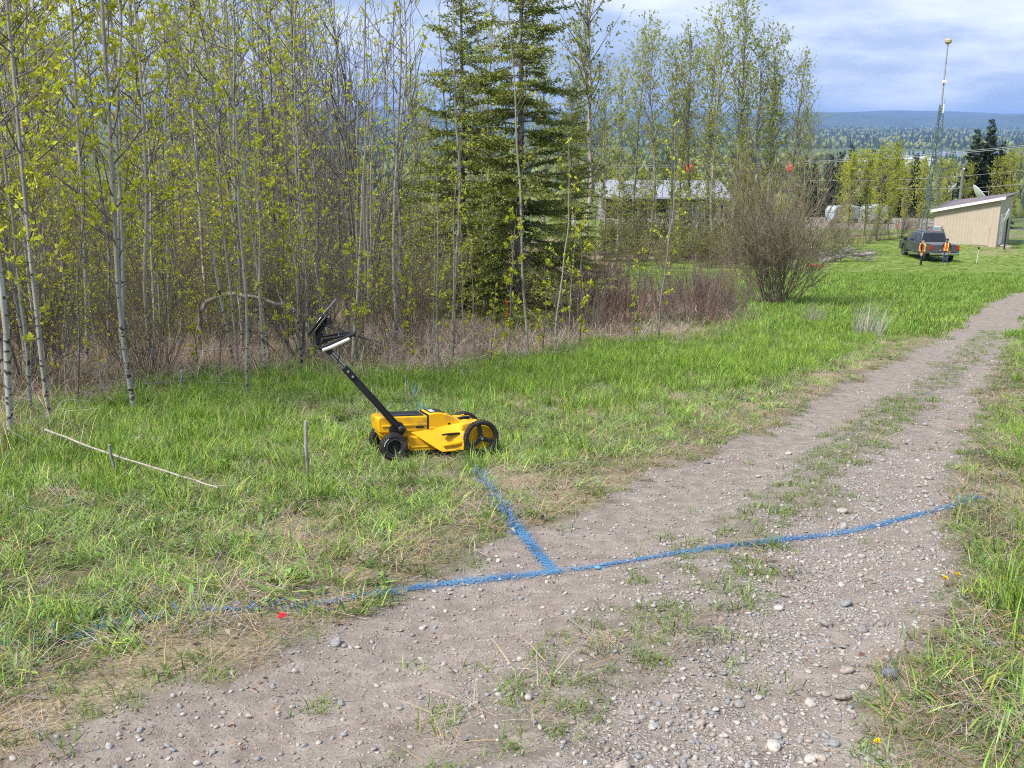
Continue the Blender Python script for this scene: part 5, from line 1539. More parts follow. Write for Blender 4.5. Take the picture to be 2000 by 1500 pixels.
# ------------------------------------------------------------------ pickup truck
M_CAR = simple('grey_car_paint', (.085, .092, .105), .28, metal=.35, coat=.6, noise=.06, nscale=2)
M_CARG = simple('dark_car_glass', (.012, .015, .018), .06, spec=.7)
M_CHR = simple('chrome', (.62, .63, .64), .18, metal=1.0)
M_TAIL = simple('tail_lamp_red', (.42, .012, .015), .2)
truck = empty('pickup_truck')
def tpart(n, bm, m_, bv=.02, sg=2, parent=None): return bm_obj(n, bm, m_, parent or truck, bv, sg)
W = .99
# x forward from the rear bumper, y to the left, z up
body = [(.12, .62), (.12, 1.14), (1.95, 1.16), (4.35, 1.16), (5.55, 1.10), (5.78, .98), (5.82, .55), (5.70, .45), (.25, .50)]
def body_bm():
    bm = prism_bm(body, -W, W)
    return bm
cab_lo = [(1.95, 1.16), (4.35, 1.16)]
tpart('bed_floor', box_bm((1.05, 0, .80), (1.7, 1.7, .06)), M_BLK, .01)
for s in (-1, 1):
    # bed side with wheel opening, as one outline
    pr = [(.12, .60), (.12, 1.15), (1.95, 1.17), (1.95, .50), (1.72, .50)] + [(1.27 + .46 * math.cos(a), .42 + .46 * math.sin(a)) for a in np.linspace(.18, math.pi - .18, 12)] + [(.70, .55)]
    tpart('bed_side', prism_bm(pr, s * .80, s * W), M_CAR, .03)
    pr = [(1.955, .50), (1.955, 1.17), (4.40, 1.17), (5.55, 1.12), (5.80, .98), (5.82, .55), (5.40, .52)] + [(4.92 + .47 * math.cos(a), .42 + .47 * math.sin(a)) for a in np.linspace(.2, math.pi - .2, 12)] + [(4.40, .50)]
    tpart('fender_and_doors', prism_bm(pr, s * .82, s * W), M_CAR, .03)
    for x0, x1 in ((1.99, 3.05), (3.08, 4.28)):
        dr = tpart('door', prism_bm([(x0, .56), (x1, .56), (x1, 1.14), (x0, 1.14)], s * W, s * (W + .012)), M_CAR, .008, 1)
        tpart('door_handle', box_bm((x0 + .16, s * (W + .03), 1.03), (.18, .035, .03)), M_CAR, .008, 1, dr)
    tpart('running_board', box_bm((3.1, s * (W + .06), .40), (2.3, .16, .06)), M_CHR, .02)
    mr = tpart('mirror', box_bm((4.18, s * (W + .19), 1.26), (.14, .20, .24)), M_BLK, .03)
    tpart('mirror_arm', box_bm((4.20, s * (W + .05), 1.18), (.06, .14, .05)), M_BLK, .01, 1, mr)
    tpart('tail_lamp', box_bm((.125, s * .885, .98), (.06, .17, .34)), M_TAIL, .015)
tpart('hood', prism_bm([(4.30, 1.10), (4.40, 1.20), (5.50, 1.15), (5.72, 1.05), (5.74, .60), (4.3, .60)], -.82, .82), M_CAR, .05, 3)
tg = tpart('tailgate', box_bm((.13, 0, .92), (.07, 1.58, .46)), M_CAR, .02)
tpart('tailgate_badge', box_bm((.092, 0, .99), (.008, .16, .07)), M_CHR, .003, 1, tg)
tpart('tailgate_ridge', box_bm((.094, 0, .79), (.012, 1.3, .02)), M_CAR, .004, 1, tg)
tpart('tonneau_cover', prism_bm([(.14, 1.165), (.14, 1.20), (1.94, 1.215), (1.94, 1.175)], -.88, .88), simple('grey_cover', (.15, .155, .165), .5), .015)
bpz = tpart('rear_bumper', prism_bm([(-.06, .50), (-.08, .54), (-.08, .66), (.12, .68), (.12, .50)], -.97, .97), M_CHR, .03)
tpart('number_plate', box_bm((-.085, .0, .60), (.012, .32, .15)), simple('plate_white', (.6, .62, .66), .5), .003, 1, bpz)
tpart('tow_hitch', box_bm((-.10, 0, .42), (.16, .08, .08)), M_BLK, .01)
tpart('front_bumper', prism_bm([(5.70, .42), (5.70, .66), (5.95, .64), (5.97, .48)], -.97, .97), M_CHR, .03)
# cab: tapered glasshouse
bm = bmesh.new()
lo = [(1.97, .90), (4.42, .90)]; hi = [(2.22, .74), (3.62, .74)]
vs = [bm.verts.new(v) for v in ((1.97, -.93, 1.16), (4.45, -.93, 1.16), (4.45, .93, 1.16), (1.97, .93, 1.16), (2.16, -.76, 1.86), (3.55, -.76, 1.88), (3.55, .76, 1.88), (2.16, .76, 1.86))]
for f in ((0, 1, 5, 4), (1, 2, 6, 5), (2, 3, 7, 6), (3, 0, 4, 7), (4, 5, 6, 7), (3, 2, 1, 0)): bm.faces.new([vs[i] for i in f])
cabo = tpart('cab', bm, M_CAR, .07, 3)
tpart('roof', prism_bm([(2.22, 1.862), (2.30, 1.925), (3.40, 1.935), (3.52, 1.882)], -.70, .70), M_CAR, .04, 3)
tpart('brake_light', box_bm((2.215, 0, 1.885), (.03, .34, .035)), M_TAIL, .005, 1)
def quad_panel(P, off, th=.012):
    bm = bmesh.new(); P = [Vector(p) for p in P]; n = (P[1] - P[0]).cross(P[2] - P[0]).normalized()
    a = [bm.verts.new(p + n * off) for p in P]; b = [bm.verts.new(p + n * (off + th)) for p in P]
    bm.faces.new(a); bm.faces.new(b[::-1])
    for i in range(4): bm.faces.new((a[i], a[(i + 1) % 4], b[(i + 1) % 4], b[i]))
    return bm
tpart('rear_window', quad_panel([(1.99, .80, 1.24), (2.138, .67, 1.79), (2.138, -.67, 1.79), (1.99, -.80, 1.24)][::-1], .004), M_CARG, .004, 1, cabo)
tpart('windscreen', quad_panel([(4.37, -.80, 1.25), (3.66, -.68, 1.81), (3.66, .68, 1.81), (4.37, .80, 1.25)][::-1], .004), M_CARG, .004, 1, cabo)
for s in (-1, 1):
    for a_, b2 in (((2.08, 1.24, 2.26, 1.79), (2.98, 1.24, 2.90, 1.80)), ((3.06, 1.24, 2.98, 1.80), (4.22, 1.24, 3.50, 1.80))):
        def yy(z): return s * (.93 - (z - 1.16) / .71 * .17)
        q = [(a_[0], yy(a_[1]), a_[1]), (a_[2], yy(a_[3]), a_[3]), (b2[2], yy(b2[3]), b2[3]), (b2[0], yy(b2[1]), b2[1])]
        tpart('side_window', quad_panel(q if s > 0 else q[::-1], .004), M_CARG, .003, 1, cabo)
def car_wheel(x, s):
    w = empty('wheel'); w.parent = truck; w.location = (x, s * .86, .40)
    bm_obj('tyre', lathe_bm([(.24, -.12), (.34, -.135), (.39, -.11), (.40, 0), (.39, .11), (.34, .135), (.24, .12)], 'Y', seg=32), M_RUB, w, 0)
    bms = [lathe_bm([(.20, -.10), (.25, -.11), (.25, .11), (.20, .10)], 'Y', seg=32), lathe_bm([(.001, s * .06), (.06, s * .06), (.05, s * .09), (.001, s * .09)], 'Y', seg=16)]
    for k in range(6):
        a = k * math.pi / 3; b = box_bm((0, 0, 0), (.20, .03, .06)); bmesh.ops.transform(b, matrix=Matrix.Rotation(-a, 4, 'Y'), verts=b.verts); bmesh.ops.translate(b, vec=(math.cos(a) * .13, s * .07, math.sin(a) * .13), verts=b.verts); bms.append(b)
    bm_obj('rim', merge_bm(*bms), M_CHR, w, .004, 1)
for s in (-1, 1): car_wheel(1.27, s); car_wheel(4.92, s)
tpart('underbody', box_bm((3.0, 0, .52), (5.2, 1.5, .24)), M_BLK, .03)
tp = GP(1843, 514); yaw = rad(90 - 1)
truck.location = (tp[0], tp[1], tp[2]); truck.rotation_euler = (0, 0, yaw)
zf = g1(tp[0] + math.cos(yaw) * 4.9, tp[1] + math.sin(yaw) * 4.9); zr = g1(tp[0] + math.cos(yaw) * 1.2, tp[1] + math.sin(yaw) * 1.2)
truck.rotation_euler = (0, -math.atan2(zf - zr, 3.7), yaw); truck.location.z = zr - 1.2 * (zf - zr) / 3.7
setp(truck, 'dark grey crew-cab pickup truck parked on the green', 'truck')

# ------------------------------------------------------------------ two people
M_SKIN = simple('skin', (.50, .32, .24), .6)
M_JEAN = simple('blue_jeans', (.035, .065, .13), .9, noise=.25, nscale=8)
M_DKP = simple('dark_trousers', (.020, .025, .035), .9, noise=.2, nscale=8)
M_DKS = simple('black_jacket', (.014, .013, .014), .9, noise=.2)
M_BOOT = simple('boots', (.05, .038, .03), .8)
M_BOOTL = simple('tan_boots', (.26, .20, .14), .8)
M_VEST = simple('orange_vest', (.92, .17, .02), .6)
M_TAPE = simple('reflective_yellow_tape', (.85, .72, .22), .45)
M_HAIR = simple('dark_cap', (.012, .012, .016), .85)
def skin_mesh(name, V, E, R, root=0, sub=2):
    me = bpy.data.meshes.new(name); me.from_pydata([tuple(v) for v in V], E, [])
    o = bpy.data.objects.new(name, me); COL.objects.link(o)
    o.modifiers.new('s', 'SKIN'); o.modifiers.new('d', 'SUBSURF').levels = sub
    sv = me.skin_vertices[0].data
    for i, r in enumerate(R):
        sv[i].radius = (r, r) if np.isscalar(r) else r
        sv[i].use_root = (i == root)
    dg = bpy.context.evaluated_depsgraph_get()
    out = bpy.data.meshes.new_from_object(o.evaluated_get(dg))
    bpy.data.objects.remove(o)
    return out
def person(px, py, H, yaw, pose, trousers, boots, label, front_orange):
    p = GP(px, py); root = empty('person', tuple(p), yaw)
    k = H / 1.75
    V, E, R = [], [], []
    def add(v, r, par=None):
        V.append(np.array(v) * k); R.append(r * k if np.isscalar(r) else (r[0] * k, r[1] * k))
        if par is not None: E.append((par, len(V) - 1))
        return len(V) - 1
    pel = add((0, 0, .95), (.15, .11)); wst = add((0, 0, 1.10), (.145, .105), pel); chs = add((.0, 0, 1.30), (.165, .115), wst); shc = add((0, 0, 1.42), (.12, .085), chs); nk = add((.01, 0, 1.50), .055, shc); hd = add((.02, 0, 1.56), .06, nk)
    hc = add((.025, 0, 1.63), (.088, .095), hd); ht = add((.015, 0, 1.70), (.08, .085), hc)
    ns = add((.105, 0, 1.625), .016, hc); ch = add((.085, 0, 1.565), .035, hd)
    for s in (-1, 1):
        add((.015, s * .088, 1.63), .018, hc)     # ear
        hip = add((0, s * .095, .88), .095, pel); kn = add((.02, s * .11, .49), .062, hip); an_ = add((-.01, s * .12, .10), .045, kn); hl = add((-.02, s * .12, .045), .045, an_); toe = add((.15, s * .135, .035), .036, hl)
        sh = add((0, s * .185, 1.40), .065, shc)
        el = add(pose[s][0], .045, sh); wr = add(pose[s][1], .030, el)
        d = unit(np.array(pose[s][1]) - np.array(pose[s][0])); pm = add(np.array(pose[s][1]) + d * .06, (.034, .024), wr)
        q = np.cross(d, (0, s, 0)); q = unit(q) if np.linalg.norm(q) > .1 else np.array([1, 0, 0])
        for f, ln in zip((-.027, -.009, .009, .027), (.065, .078, .074, .058)):
            b0 = add(np.array(pose[s][1]) + d * .10 + q * f, .0095, pm); b1 = add(np.array(pose[s][1]) + d * (.10 + ln * .55) + q * f, .0088, b0); add(np.array(pose[s][1]) + d * (.10 + ln * .95) + q * f + np.array([0, -s * .015, 0]), .008, b1)
        t0 = add(np.array(pose[s][1]) + d * .045 + q * .04, .011, pm); add(np.array(pose[s][1]) + d * .085 + q * .058, .0095, t0)
    me = skin_mesh('body', V, E, R)
    for m_ in (M_DKS, trousers, M_SKIN, boots): me.materials.append(m_)
    wrist = {s: np.array(pose[s][1]) * k for s in (-1, 1)}
    for f in me.polygons:
        c = np.array(f.center); mi = 0
        if c[2] < .10 * k: mi = 3
        elif c[2] < .97 * k and abs(c[1]) < .22 * k and min(np.linalg.norm(c - wrist[s]) for s in (-1, 1)) > .12 * k: mi = 1
        elif c[2] > 1.50 * k: mi = 2
        for s in (-1, 1):
            dd = unit(np.array(pose[s][1]) - np.array(pose[s][0]))
            if (c - wrist[s]) @ dd > -.01 and np.linalg.norm(c - wrist[s]) < .23 * k: mi = 2
        f.material_index = mi; f.use_smooth = True
    link('body', me, root)
    def shell(zs, gap=None):
        bm = bmesh.new(); rings = []
        for z, a, b in zs:
            rings.append([bm.verts.new((a * k * math.cos(t), b * k * math.sin(t), z * k)) for t in np.linspace(0, 2 * math.pi, 25)[:-1]])
        for A, B in zip(rings[:-1], rings[1:]):
            for i in range(24): bm.faces.new((A[i], A[(i + 1) % 24], B[(i + 1) % 24], B[i]))
        return bm
    bm = shell([(.92, .165, .205), (1.02, .16, .195), (1.15, .155, .19), (1.30, .165, .205), (1.40, .14, .19), (1.46, .085, .10)])
    bmesh.ops.solidify(bm, geom=bm.faces[:], thickness=.008)
    vest = bm_obj('vest', bm, M_VEST, root, 0)
    for s in (-1, 1):
        g = Geo(); g.tube(np.array([(.172, s * .095, .94), (.168, s * .09, 1.15), (.175, s * .095, 1.30), (.13, s * .10, 1.42), (0, s * .10, 1.475), (-.13, s * .10, 1.42), (-.17, s * .09, 1.2), (-.17, s * .095, .94)]) * k, np.full(8, .022 * k), 6)
        link('reflective_stripe', g.mesh('stripe', [M_TAPE], True), vest)
    bmr = shell([(.985, .168, .204), (1.03, .166, .201)]); bmesh.ops.solidify(bmr, geom=bmr.faces[:], thickness=.006)
    bm_obj('reflective_belt', bmr, M_TAPE, vest, 0)
    cap = shell([(1.655, .112, .100), (1.70, .108, .099), (1.745, .085, .078), (1.765, .03, .03), (1.768, .002, .002)])
    bmesh.ops.translate(cap, vec=(.012 * k, 0, 0), verts=cap.verts); co_ = bm_obj('cap', cap, M_HAIR, root, 0)
    bm_obj('cap_peak', prism_bm([(.10 * k, 1.668 * k), (.185 * k, 1.652 * k), (.185 * k, 1.660 * k), (.10 * k, 1.682 * k)], -.06 * k, .06 * k), M_HAIR, co_, .006, 2)
    for s in (-1, 1): bm_obj('eye', lathe_bm([(.0005, 0), (.010, .002), (.0005, .006)], 'X', (.107 * k, s * .034 * k, 1.642 * k), 10), M_HAIR, root, 0)
    bm_obj('beard' if front_orange else 'mouth', box_bm((.112 * k, 0, 1.588 * k), (.012, .045, .010)), simple('mouth_dark', (.22, .09, .08), .6) , root, .003, 1)
    setp(root, label, 'person'); return root
person(1798, 520, 1.72, rad(-35), {-1: ((-.02, -.25, 1.12), (.05, -.23, .88)), 1: ((-.03, .25, 1.13), (.10, .20, .92))}, M_DKP, M_BOOT, 'person in orange vest, dark cap and dark trousers standing turned at the truck corner', False)
person(1845, 518, 1.66, rad(-112), {-1: ((.05, -.30, 1.12), (.24, -.36, 1.0)), 1: ((.0, .27, 1.13), (.07, .24, .90))}, M_JEAN, M_BOOTL, 'person in orange vest and blue jeans standing behind the tailgate', True)
# ------------------------------------------------------------------ shed, mast, dishes, fence
M_TAN = simple('tan_metal_cladding', (.46, .39, .32), .6, noise=.05, nscale=2)
M_ROOF = simple('brown_roof_sheet', (.17, .135, .14), .6, noise=.15, nscale=1.5)
M_TRIM = simple('white_trim', (.74, .73, .72), .5)
M_GREY = simple('galvanised_grey', (.36, .38, .39), .5, metal=.4, noise=.15, nscale=6)
M_MAST = simple('mast_paint_green', (.10, .15, .15), .55, metal=.2, noise=.3, nscale=2)
M_DISH = simple('dish_white', (.72, .73, .74), .4)
shed = empty('shed')
SY = 80.0
c0 = at_y(1821, 464, SY + 2.9); c1 = at_y(1946, 474, SY)
fx = c1[:2] - c0[:2]; SWd = float(np.linalg.norm(fx)); syaw = math.atan2(fx[1], fx[0])
zb = g1(*c1[:2]) - .15
shed.location = (c0[0], c0[1], zb); shed.rotation_euler = (0, 0, syaw)
Hl, Hr, Dp = 2.7, 3.85, 4.2
def spart(n, bm, m_, bv=0.0, parent=None): return bm_obj(n, bm, m_, parent or shed, bv, 1, smooth=False)
wall = spart('front_wall', prism_bm([(0, 0), (SWd, 0), (SWd, Hr), (0, Hl)], 0, .12), M_TAN)
spart('rear_wall', prism_bm([(0, 0), (SWd, 0), (SWd, Hr + .12), (0, Hl + .4)], Dp - .12, Dp), M_TAN)
sw = spart('side_wall', box_bm((SWd - .06, Dp / 2, Hr / 2), (.12, Dp - .24, Hr)), M_TAN)
spart('side_wall', box_bm((.06, Dp / 2, Hl / 2), (.12, Dp - .24, Hl)), M_TAN)
nrib = int(SWd / .23)
for k in range(nrib + 1):
    x_ = .03 + (SWd - .06) * k / nrib
    spart('cladding_rib', prism_bm([(x_ - .018, .02), (x_ + .018, .02), (x_ + .018, Hl + (Hr - Hl) * x_ / SWd - .05), (x_ - .018, Hl + (Hr - Hl) * x_ / SWd - .05)], -.012, -.001), M_TAN, 0, wall)
sl = (Hr - Hl) / SWd
rf_ = spart('roof', prism_bm([(-.25, Hl - .25 * sl + .01), (SWd + .35, Hr + .35 * sl + .01), (SWd + .35, Hr + .35 * sl + .10), (-.25, Hl - .25 * sl + .10)], -.3, Dp + .3, [(-.25, Hl - .25 * sl + .46), (SWd + .35, Hr + .35 * sl + .16), (SWd + .35, Hr + .35 * sl + .25), (-.25, Hl - .25 * sl + .55)]), M_ROOF)
spart('fascia', prism_bm([(-.26, Hl - .25 * sl - .10), (SWd + .36, Hr + .35 * sl - .10), (SWd + .36, Hr + .35 * sl + .115), (-.26, Hl - .25 * sl + .115)], -.34, -.302), M_TRIM, 0, rf_)
for k in range(12):
    x_ = .1 + (SWd - .1) * k / 11; zf_ = Hl + sl * x_ + .10; zr_ = zf_ + .45 - .30 * (x_ + .25) / (SWd + .6)
    spart('roof_seam', prism_bm([(x_ - .02, zf_ - .01), (x_ + .02, zf_ - .01), (x_ + .02, zf_ + .03), (x_ - .02, zf_ + .03)], -.29, Dp + .29, [(x_ - .02, zr_ - .01), (x_ + .02, zr_ - .01), (x_ + .02, zr_ + .03), (x_ - .02, zr_ + .03)]), M_ROOF, 0, rf_)
pn = spart('wall_panel', box_bm((SWd - 1.25, -.028, .95), (1.3, .012, 1.5)), M_TAN, .004, wall)
dr = spart('door', box_bm((SWd + .03, 1.0, 1.25), (.05, .95, 2.05)), M_TRIM, .01)
spart('door_handle', box_bm((SWd + .075, .68, 1.2), (.05, .12, .03)), M_GREY, .005, dr)
spart('door_frame', box_bm((SWd + .012, 1.0, 1.28), (.03, 1.12, 2.2)), M_TRIM, .01)
for k in range(3): spart('step', box_bm((SWd + .35 + .28 * k, 1.0, .22 - .09 * k), (.30, 1.3, .06)), simple('step_board', (.42, .40, .37), .8), .005)
setp(shed, 'tan metal shed with a brown roof sloping one way and white trim', 'shed')
# cooling unit on the wall
u = at_y(1833, 449, SY + 2.5); ac = empty('cooling_unit', tuple(u - np.array([0, 0, .35])), syaw)
bm_obj('casing', box_bm((0, -.25, .35), (.62, .5, .62)), M_GREY, ac, .03); bm_obj('grille', box_bm((0, -.505, .35), (.5, .012, .5)), simple('grille_blue_grey', (.25, .32, .42), .4, metal=.3), ac, .01)
bm_obj('bracket', box_bm((0, -.2, .0), (.5, .4, .07)), M_BLK, ac, .01); setp(ac, 'square grey cooling unit on the low end of the shed wall', 'cooling unit')
# lattice mast
MY = 84.0
mb = at_y(1812, 458, MY); mz = g1(mb[0], MY); mast = empty('radio_mast', (mb[0], MY, mz))
topz = at_y(1840, 85, MY)[2] - mz
legs = [np.array([math.cos(a), math.sin(a)]) for a in (rad(200), rad(320), rad(80))]
Hm = topz * .70
def mw(z): return .62 * (1 - z / Hm) + .17
M_DK = M_MAST
for l in legs:
    bm_obj('leg', tube_bm([tuple(l * mw(z) / 1.0) + (z,) for z in (-.1, Hm * .5, Hm)], .038, 6), M_DK, mast, 0)
nb_ = 22
for k in range(nb_):
    z0, z1 = Hm * k / nb_, Hm * (k + 1) / nb_
    for i in range(3):
        a_, b2 = legs[i], legs[(i + 1) % 3]
        bm_obj('brace', tube_bm([tuple(a_ * mw(z0)) + (z0,), tuple(b2 * mw(z1)) + (z1,)] if k % 2 else [tuple(b2 * mw(z0)) + (z0,), tuple(a_ * mw(z1)) + (z1,)], .02, 4), M_DK, mast, 0)
        bm_obj('rung', tube_bm([tuple(a_ * mw(z1)) + (z1,), tuple(b2 * mw(z1)) + (z1,)], .016, 4), M_DK, mast, 0)
bm_obj('top_pole', tube_bm([(0, 0, Hm - .6), (0, 0, topz)], [.075, .05], 8), M_GREY, mast, 0)
bm_obj('beacon', lathe_bm([(.001, 0), (.16, .02), (.26, .14), (.26, .30), (.16, .42), (.001, .46)], 'Z', (0, 0, topz - .05), 20), simple('beacon_drum', (.42, .35, .20), .5), mast, 0)
bm_obj('antenna_panel', box_bm((.0, -.12, Hm + (topz - Hm) * .38), (.36, .12, .22)), M_TRIM, mast, .02)
bm_obj('antenna_panel', box_bm((.14, -.14, Hm - .3), (.10, .10, .7)), M_TRIM, mast, .02)
bm_obj('whip_antenna', tube_bm([(.22, 0, Hm - .8), (.24, 0, Hm + .5)], .025, 6), M_GREY, mast, 0)
setp(mast, 'tall green-grey lattice radio mast behind the truck', 'mast')
# dishes
def dish(name, px, py, y, R, face, label, hgt, pole=True):
    c = at_y(px, py, y); zg = g1(c[0], y); root = empty(name, (c[0], y, zg)); cz = c[2] - zg
    prof = [(r, (r / R) ** 2 * R * .28) for r in np.linspace(.01, R, 9)]
    prof2 = [(r, h - .03) for r, h in prof[::-1]]
    bm = lathe_bm(prof + prof2, 'X', (0, 0, 0), 28); Mx = Matrix.Rotation(face[0], 4, 'Z') @ Matrix.Rotation(-face[1], 4, 'Y')
    bmesh.ops.transform(bm, matrix=Matrix.Translation((0, 0, cz)) @ Mx, verts=bm.verts); bm_obj('reflector', bm, M_DISH, root, 0)
    f = Mx @ Vector((R * .75, 0, 0)) + Vector((0, 0, cz))
    for a in (.5, 2.6, 4.7):
        e_ = Mx @ Vector((R * .25, R * .9 * math.cos(a), R * .9 * math.sin(a))) + Vector((0, 0, cz))
        bm_obj('feed_arm', tube_bm([tuple(e_), tuple(f)], .018, 5), M_GREY, root, 0)
    bm_obj('feed', lathe_bm([(.001, -.08), (.06, -.08), (.06, .08), (.001, .08)], 'Z', tuple(f), 10), M_GREY, root, 0)
    if pole: bm_obj('post', tube_bm([(0, 0, -.2), (0, 0, cz - .02)], .06, 8), M_BLK, root, 0)
    setp(root, label, 'dish'); return root
dish('satellite_dish', 1969, 424, 78, .62, (rad(150), rad(15)), 'white dish on a dark post beside the shed door', 1)
dish('satellite_dish', 1912, 388, 90, 1.25, (rad(-10), rad(40)), 'big white dish rising behind the shed roof', 1)
dish('satellite_dish', 1862, 370, 89, .55, (rad(150), rad(35)), 'small grey dish on a mast behind the shed', 1)
# chain-link fence right of the shed
fc = empty('chain_fence'); a_ = at_y(1962, 470, 83)[:2]; fdir = np.array([1.0, .05]); fc.location = (a_[0], a_[1], g1(*a_))
g = Geo()
for k in range(6): bm_obj('fence_post', tube_bm([(k * 2.4, k * .12, -.2), (k * 2.4, k * .12, 2.0)], .04, 6), M_GREY, fc, 0)
bm_obj('top_rail', tube_bm([(0, 0, 1.98), (12, .6, 1.98)], .03, 6), M_GREY, fc, 0)
for k in range(120):
    x_ = k * .1
    for s in (0, 1):
        x2 = x_ + (2.0 if s else -2.0); xa, xb = x_, min(max(x2, 0), 12); t = abs(xb - xa) / 2.0
        g.tube(np.array([(xa, xa * .05, 0), (xb, xb * .05, 1.95 * t)]), np.array([.006, .006]), 3)
o = link('wire_mesh', g.mesh('wire_mesh', [M_GREY]), fc); o['kind'] = 'stuff'
setp(fc, 'galvanised chain-link fence beside the shed', 'fence')

# ------------------------------------------------------------------ power line: pole, wires, marker balls
M_POLE = simple('utility_pole_wood', (.16, .15, .14), .85, noise=.25, nscale=4)
py_ = 112.0; pb = at_y(1874, 400, py_); zg = g1(pb[0], py_); ph = at_y(1876, 322, py_)[2] - zg
up = empty('utility_pole', (pb[0], py_, zg))
bm_obj('shaft', tube_bm([(0, 0, -.3), (0, 0, ph)], [.20, .15], 10), M_POLE, up, 0); bm_obj('cap', lathe_bm([(.001, 0), (.16, 0), (.16, .08), (.001, .10)], 'Z', (0, 0, ph), 12), M_GREY, up, 0)
bm_obj('insulator', lathe_bm([(.001, 0), (.07, 0), (.09, .10), (.001, .18)], 'Z', (.0, -.16, ph - .5), 10), M_TRIM, up, 0)
setp(up, 'wooden utility pole rising behind the shed roof', 'pole')
M_WIRE = simple('power_wire', (.32, .34, .36), .5)
def wire(pa, pb_, sag, label, r=.022):
    P = np.array([pa * (1 - t) + pb_ * t - np.array([0, 0, sag * 4 * t * (1 - t)]) for t in np.linspace(0, 1, 25)])
    g = Geo(); g.tube(P - P[0], np.full(25, r), 4); o = link('power_wire', g.mesh('power_wire', [M_WIRE])); o.location = tuple(P[0]); setp(o, label, 'wire', 'power wires'); return P
wa = [(at_y(1000, 318, 130), at_y(2080, 276, 118)), (at_y(1000, 322, 130), at_y(2080, 279, 118)), (at_y(1560, 352, 115), at_y(2080, 322, 112)), (at_y(1700, 366, 112), at_y(2080, 350, 112))]
Pw = [wire(a_, b2, sg, 'thin power wire strung across the valley view', .03 if i < 2 else .018) for i, ((a_, b2), sg) in enumerate(zip(wa, (1.2, 1.2, .6, .5)))]
M_BALL = simple('marker_ball_red', (.78, .10, .06), .5, noise=.1, nscale=2)
for px, lab in ((1347, 'red marker ball hanging on the wire in front of the poplar belt'), (1545, 'orange-red marker ball on the wire above the willow bush')):
    k = int(np.argmin([abs(ray(px, 326)[0] / ray(px, 326)[1] - q[0] / q[1]) for q in Pw[0]])); q = at_y(px, 329, Pw[0][k][1])
    b = bm_obj('marker_ball', lathe_bm([(.001, -.52)] + [(.52 * math.cos(a), .52 * math.sin(a)) for a in np.linspace(-1.4, 1.4, 15)] + [(.001, .52)], 'Z', (0, 0, 0), 24, False), M_BALL); b.location = tuple(q)
    bm_obj('clamp', lathe_bm([(.001, .50), (.06, .50), (.06, .62), (.001, .62)], 'Z', (0, 0, 0), 10), M_GREY, b, 0); setp(b, lab, 'marker ball')

# ------------------------------------------------------------------ low white building and yard clutter
bY = 150.0; A0 = at_y(1175, 452, bY); zb = g1(A0[0], bY); bl = empty('storage_building', (A0[0], bY, zb))
bw = at_y(1418, 400, bY)[0] - A0[0]; zt = at_y(1300, 362, bY)[2] - zb; ze = at_y(1300, 388, bY)[2] - zb
M_WB = simple('white_sheet', (.40, .41, .43), .5, noise=.1, nscale=.5); M_WR = simple('pale_roof', (.27, .285, .32), .5, noise=.08, nscale=.4)
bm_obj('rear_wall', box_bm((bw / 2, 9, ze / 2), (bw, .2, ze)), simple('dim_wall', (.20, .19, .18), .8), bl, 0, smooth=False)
bm_obj('roof', prism_bm([(-.8, ze), (bw + .8, ze), (bw + .8, ze + .25), (-.8, ze + .25)], -1.0, 9.5, [(-.8, zt), (bw + .8, zt), (bw + .8, zt + .25), (-.8, zt + .25)]), M_WR, bl, 0, smooth=False)
bm_obj('end_wall', box_bm((.1, 4.5, ze / 2), (.2, 8.8, ze)), M_WB, bl, 0, smooth=False); bm_obj('end_wall', box_bm((bw - .1, 4.5, ze / 2), (.2, 8.8, ze)), M_WB, bl, 0, smooth=False)
for k in range(8): bm_obj('post', box_bm((.3 + (bw - .6) * k / 7, 0, ze / 2), (.22, .22, ze)), M_WB, bl, 0, smooth=False)
for k in range(4): bm_obj('bay_panel', box_bm((bw * (.58 + .11 * k), .15, ze * .42), (bw * .1, .1, ze * .84)), M_WB, bl, 0, smooth=False)
setp(bl, 'long low white open-fronted building seen through the poplars', 'building')
for px, py, y_, (w_, d_, h_), col_, lab in ((1648, 420, 140, (4.6, 2, 2.0), (.34, .40, .45), 'pale blue-white parked trailer in the yard below the green'), (1712, 410, 138, (3.6, 2, 2.2), (.42, .47, .46), 'white covered load standing in the yard'), (1690, 418, 146, (3.0, 2, 1.6), (.3, .3, .3), 'grey crate in the yard behind the poplars')):
    c = at_y(px, py, y_); zg = g1(c[0], y_); r_ = empty('trailer' if 'trailer' in lab else 'covered_load' if 'load' in lab else 'crate', (c[0], y_, zg), .3)
    m_ = simple('yard_' + str(px), col_, .5, noise=.1, nscale=1)
    bm_obj('body', prism_bm([(-w_ / 2, .5), (w_ / 2, .5), (w_ / 2, h_), (w_ * .3, h_ + .3), (-w_ * .4, h_ + .25), (-w_ / 2, h_ - .2)], -d_ / 2, d_ / 2), m_, r_, .08)
    for s in (-1, 1): bm_obj('wheel', lathe_bm([(.08, -.1), (.36, -.1), (.38, 0), (.36, .1), (.08, .1)], 'Y', (s * w_ * .28, -d_ / 2 + .1, .38), 20), M_RUB, r_, 0)
    setp(r_, lab, 'trailer' if 'trailer' in lab else 'load' if 'load' in lab else 'crate')
c = GP(1752, 447); o = empty('marker_post', tuple(c)); bm_obj('post', tube_bm([(0, 0, 0), (0, 0, .9)], .06, 8), M_BALL, o, 0); bm_obj('collar', tube_bm([(0, 0, .6), (0, 0, .75)], .066, 8), M_TRIM, o, 0); setp(o, 'small red marker post in the brush near the truck', 'post')

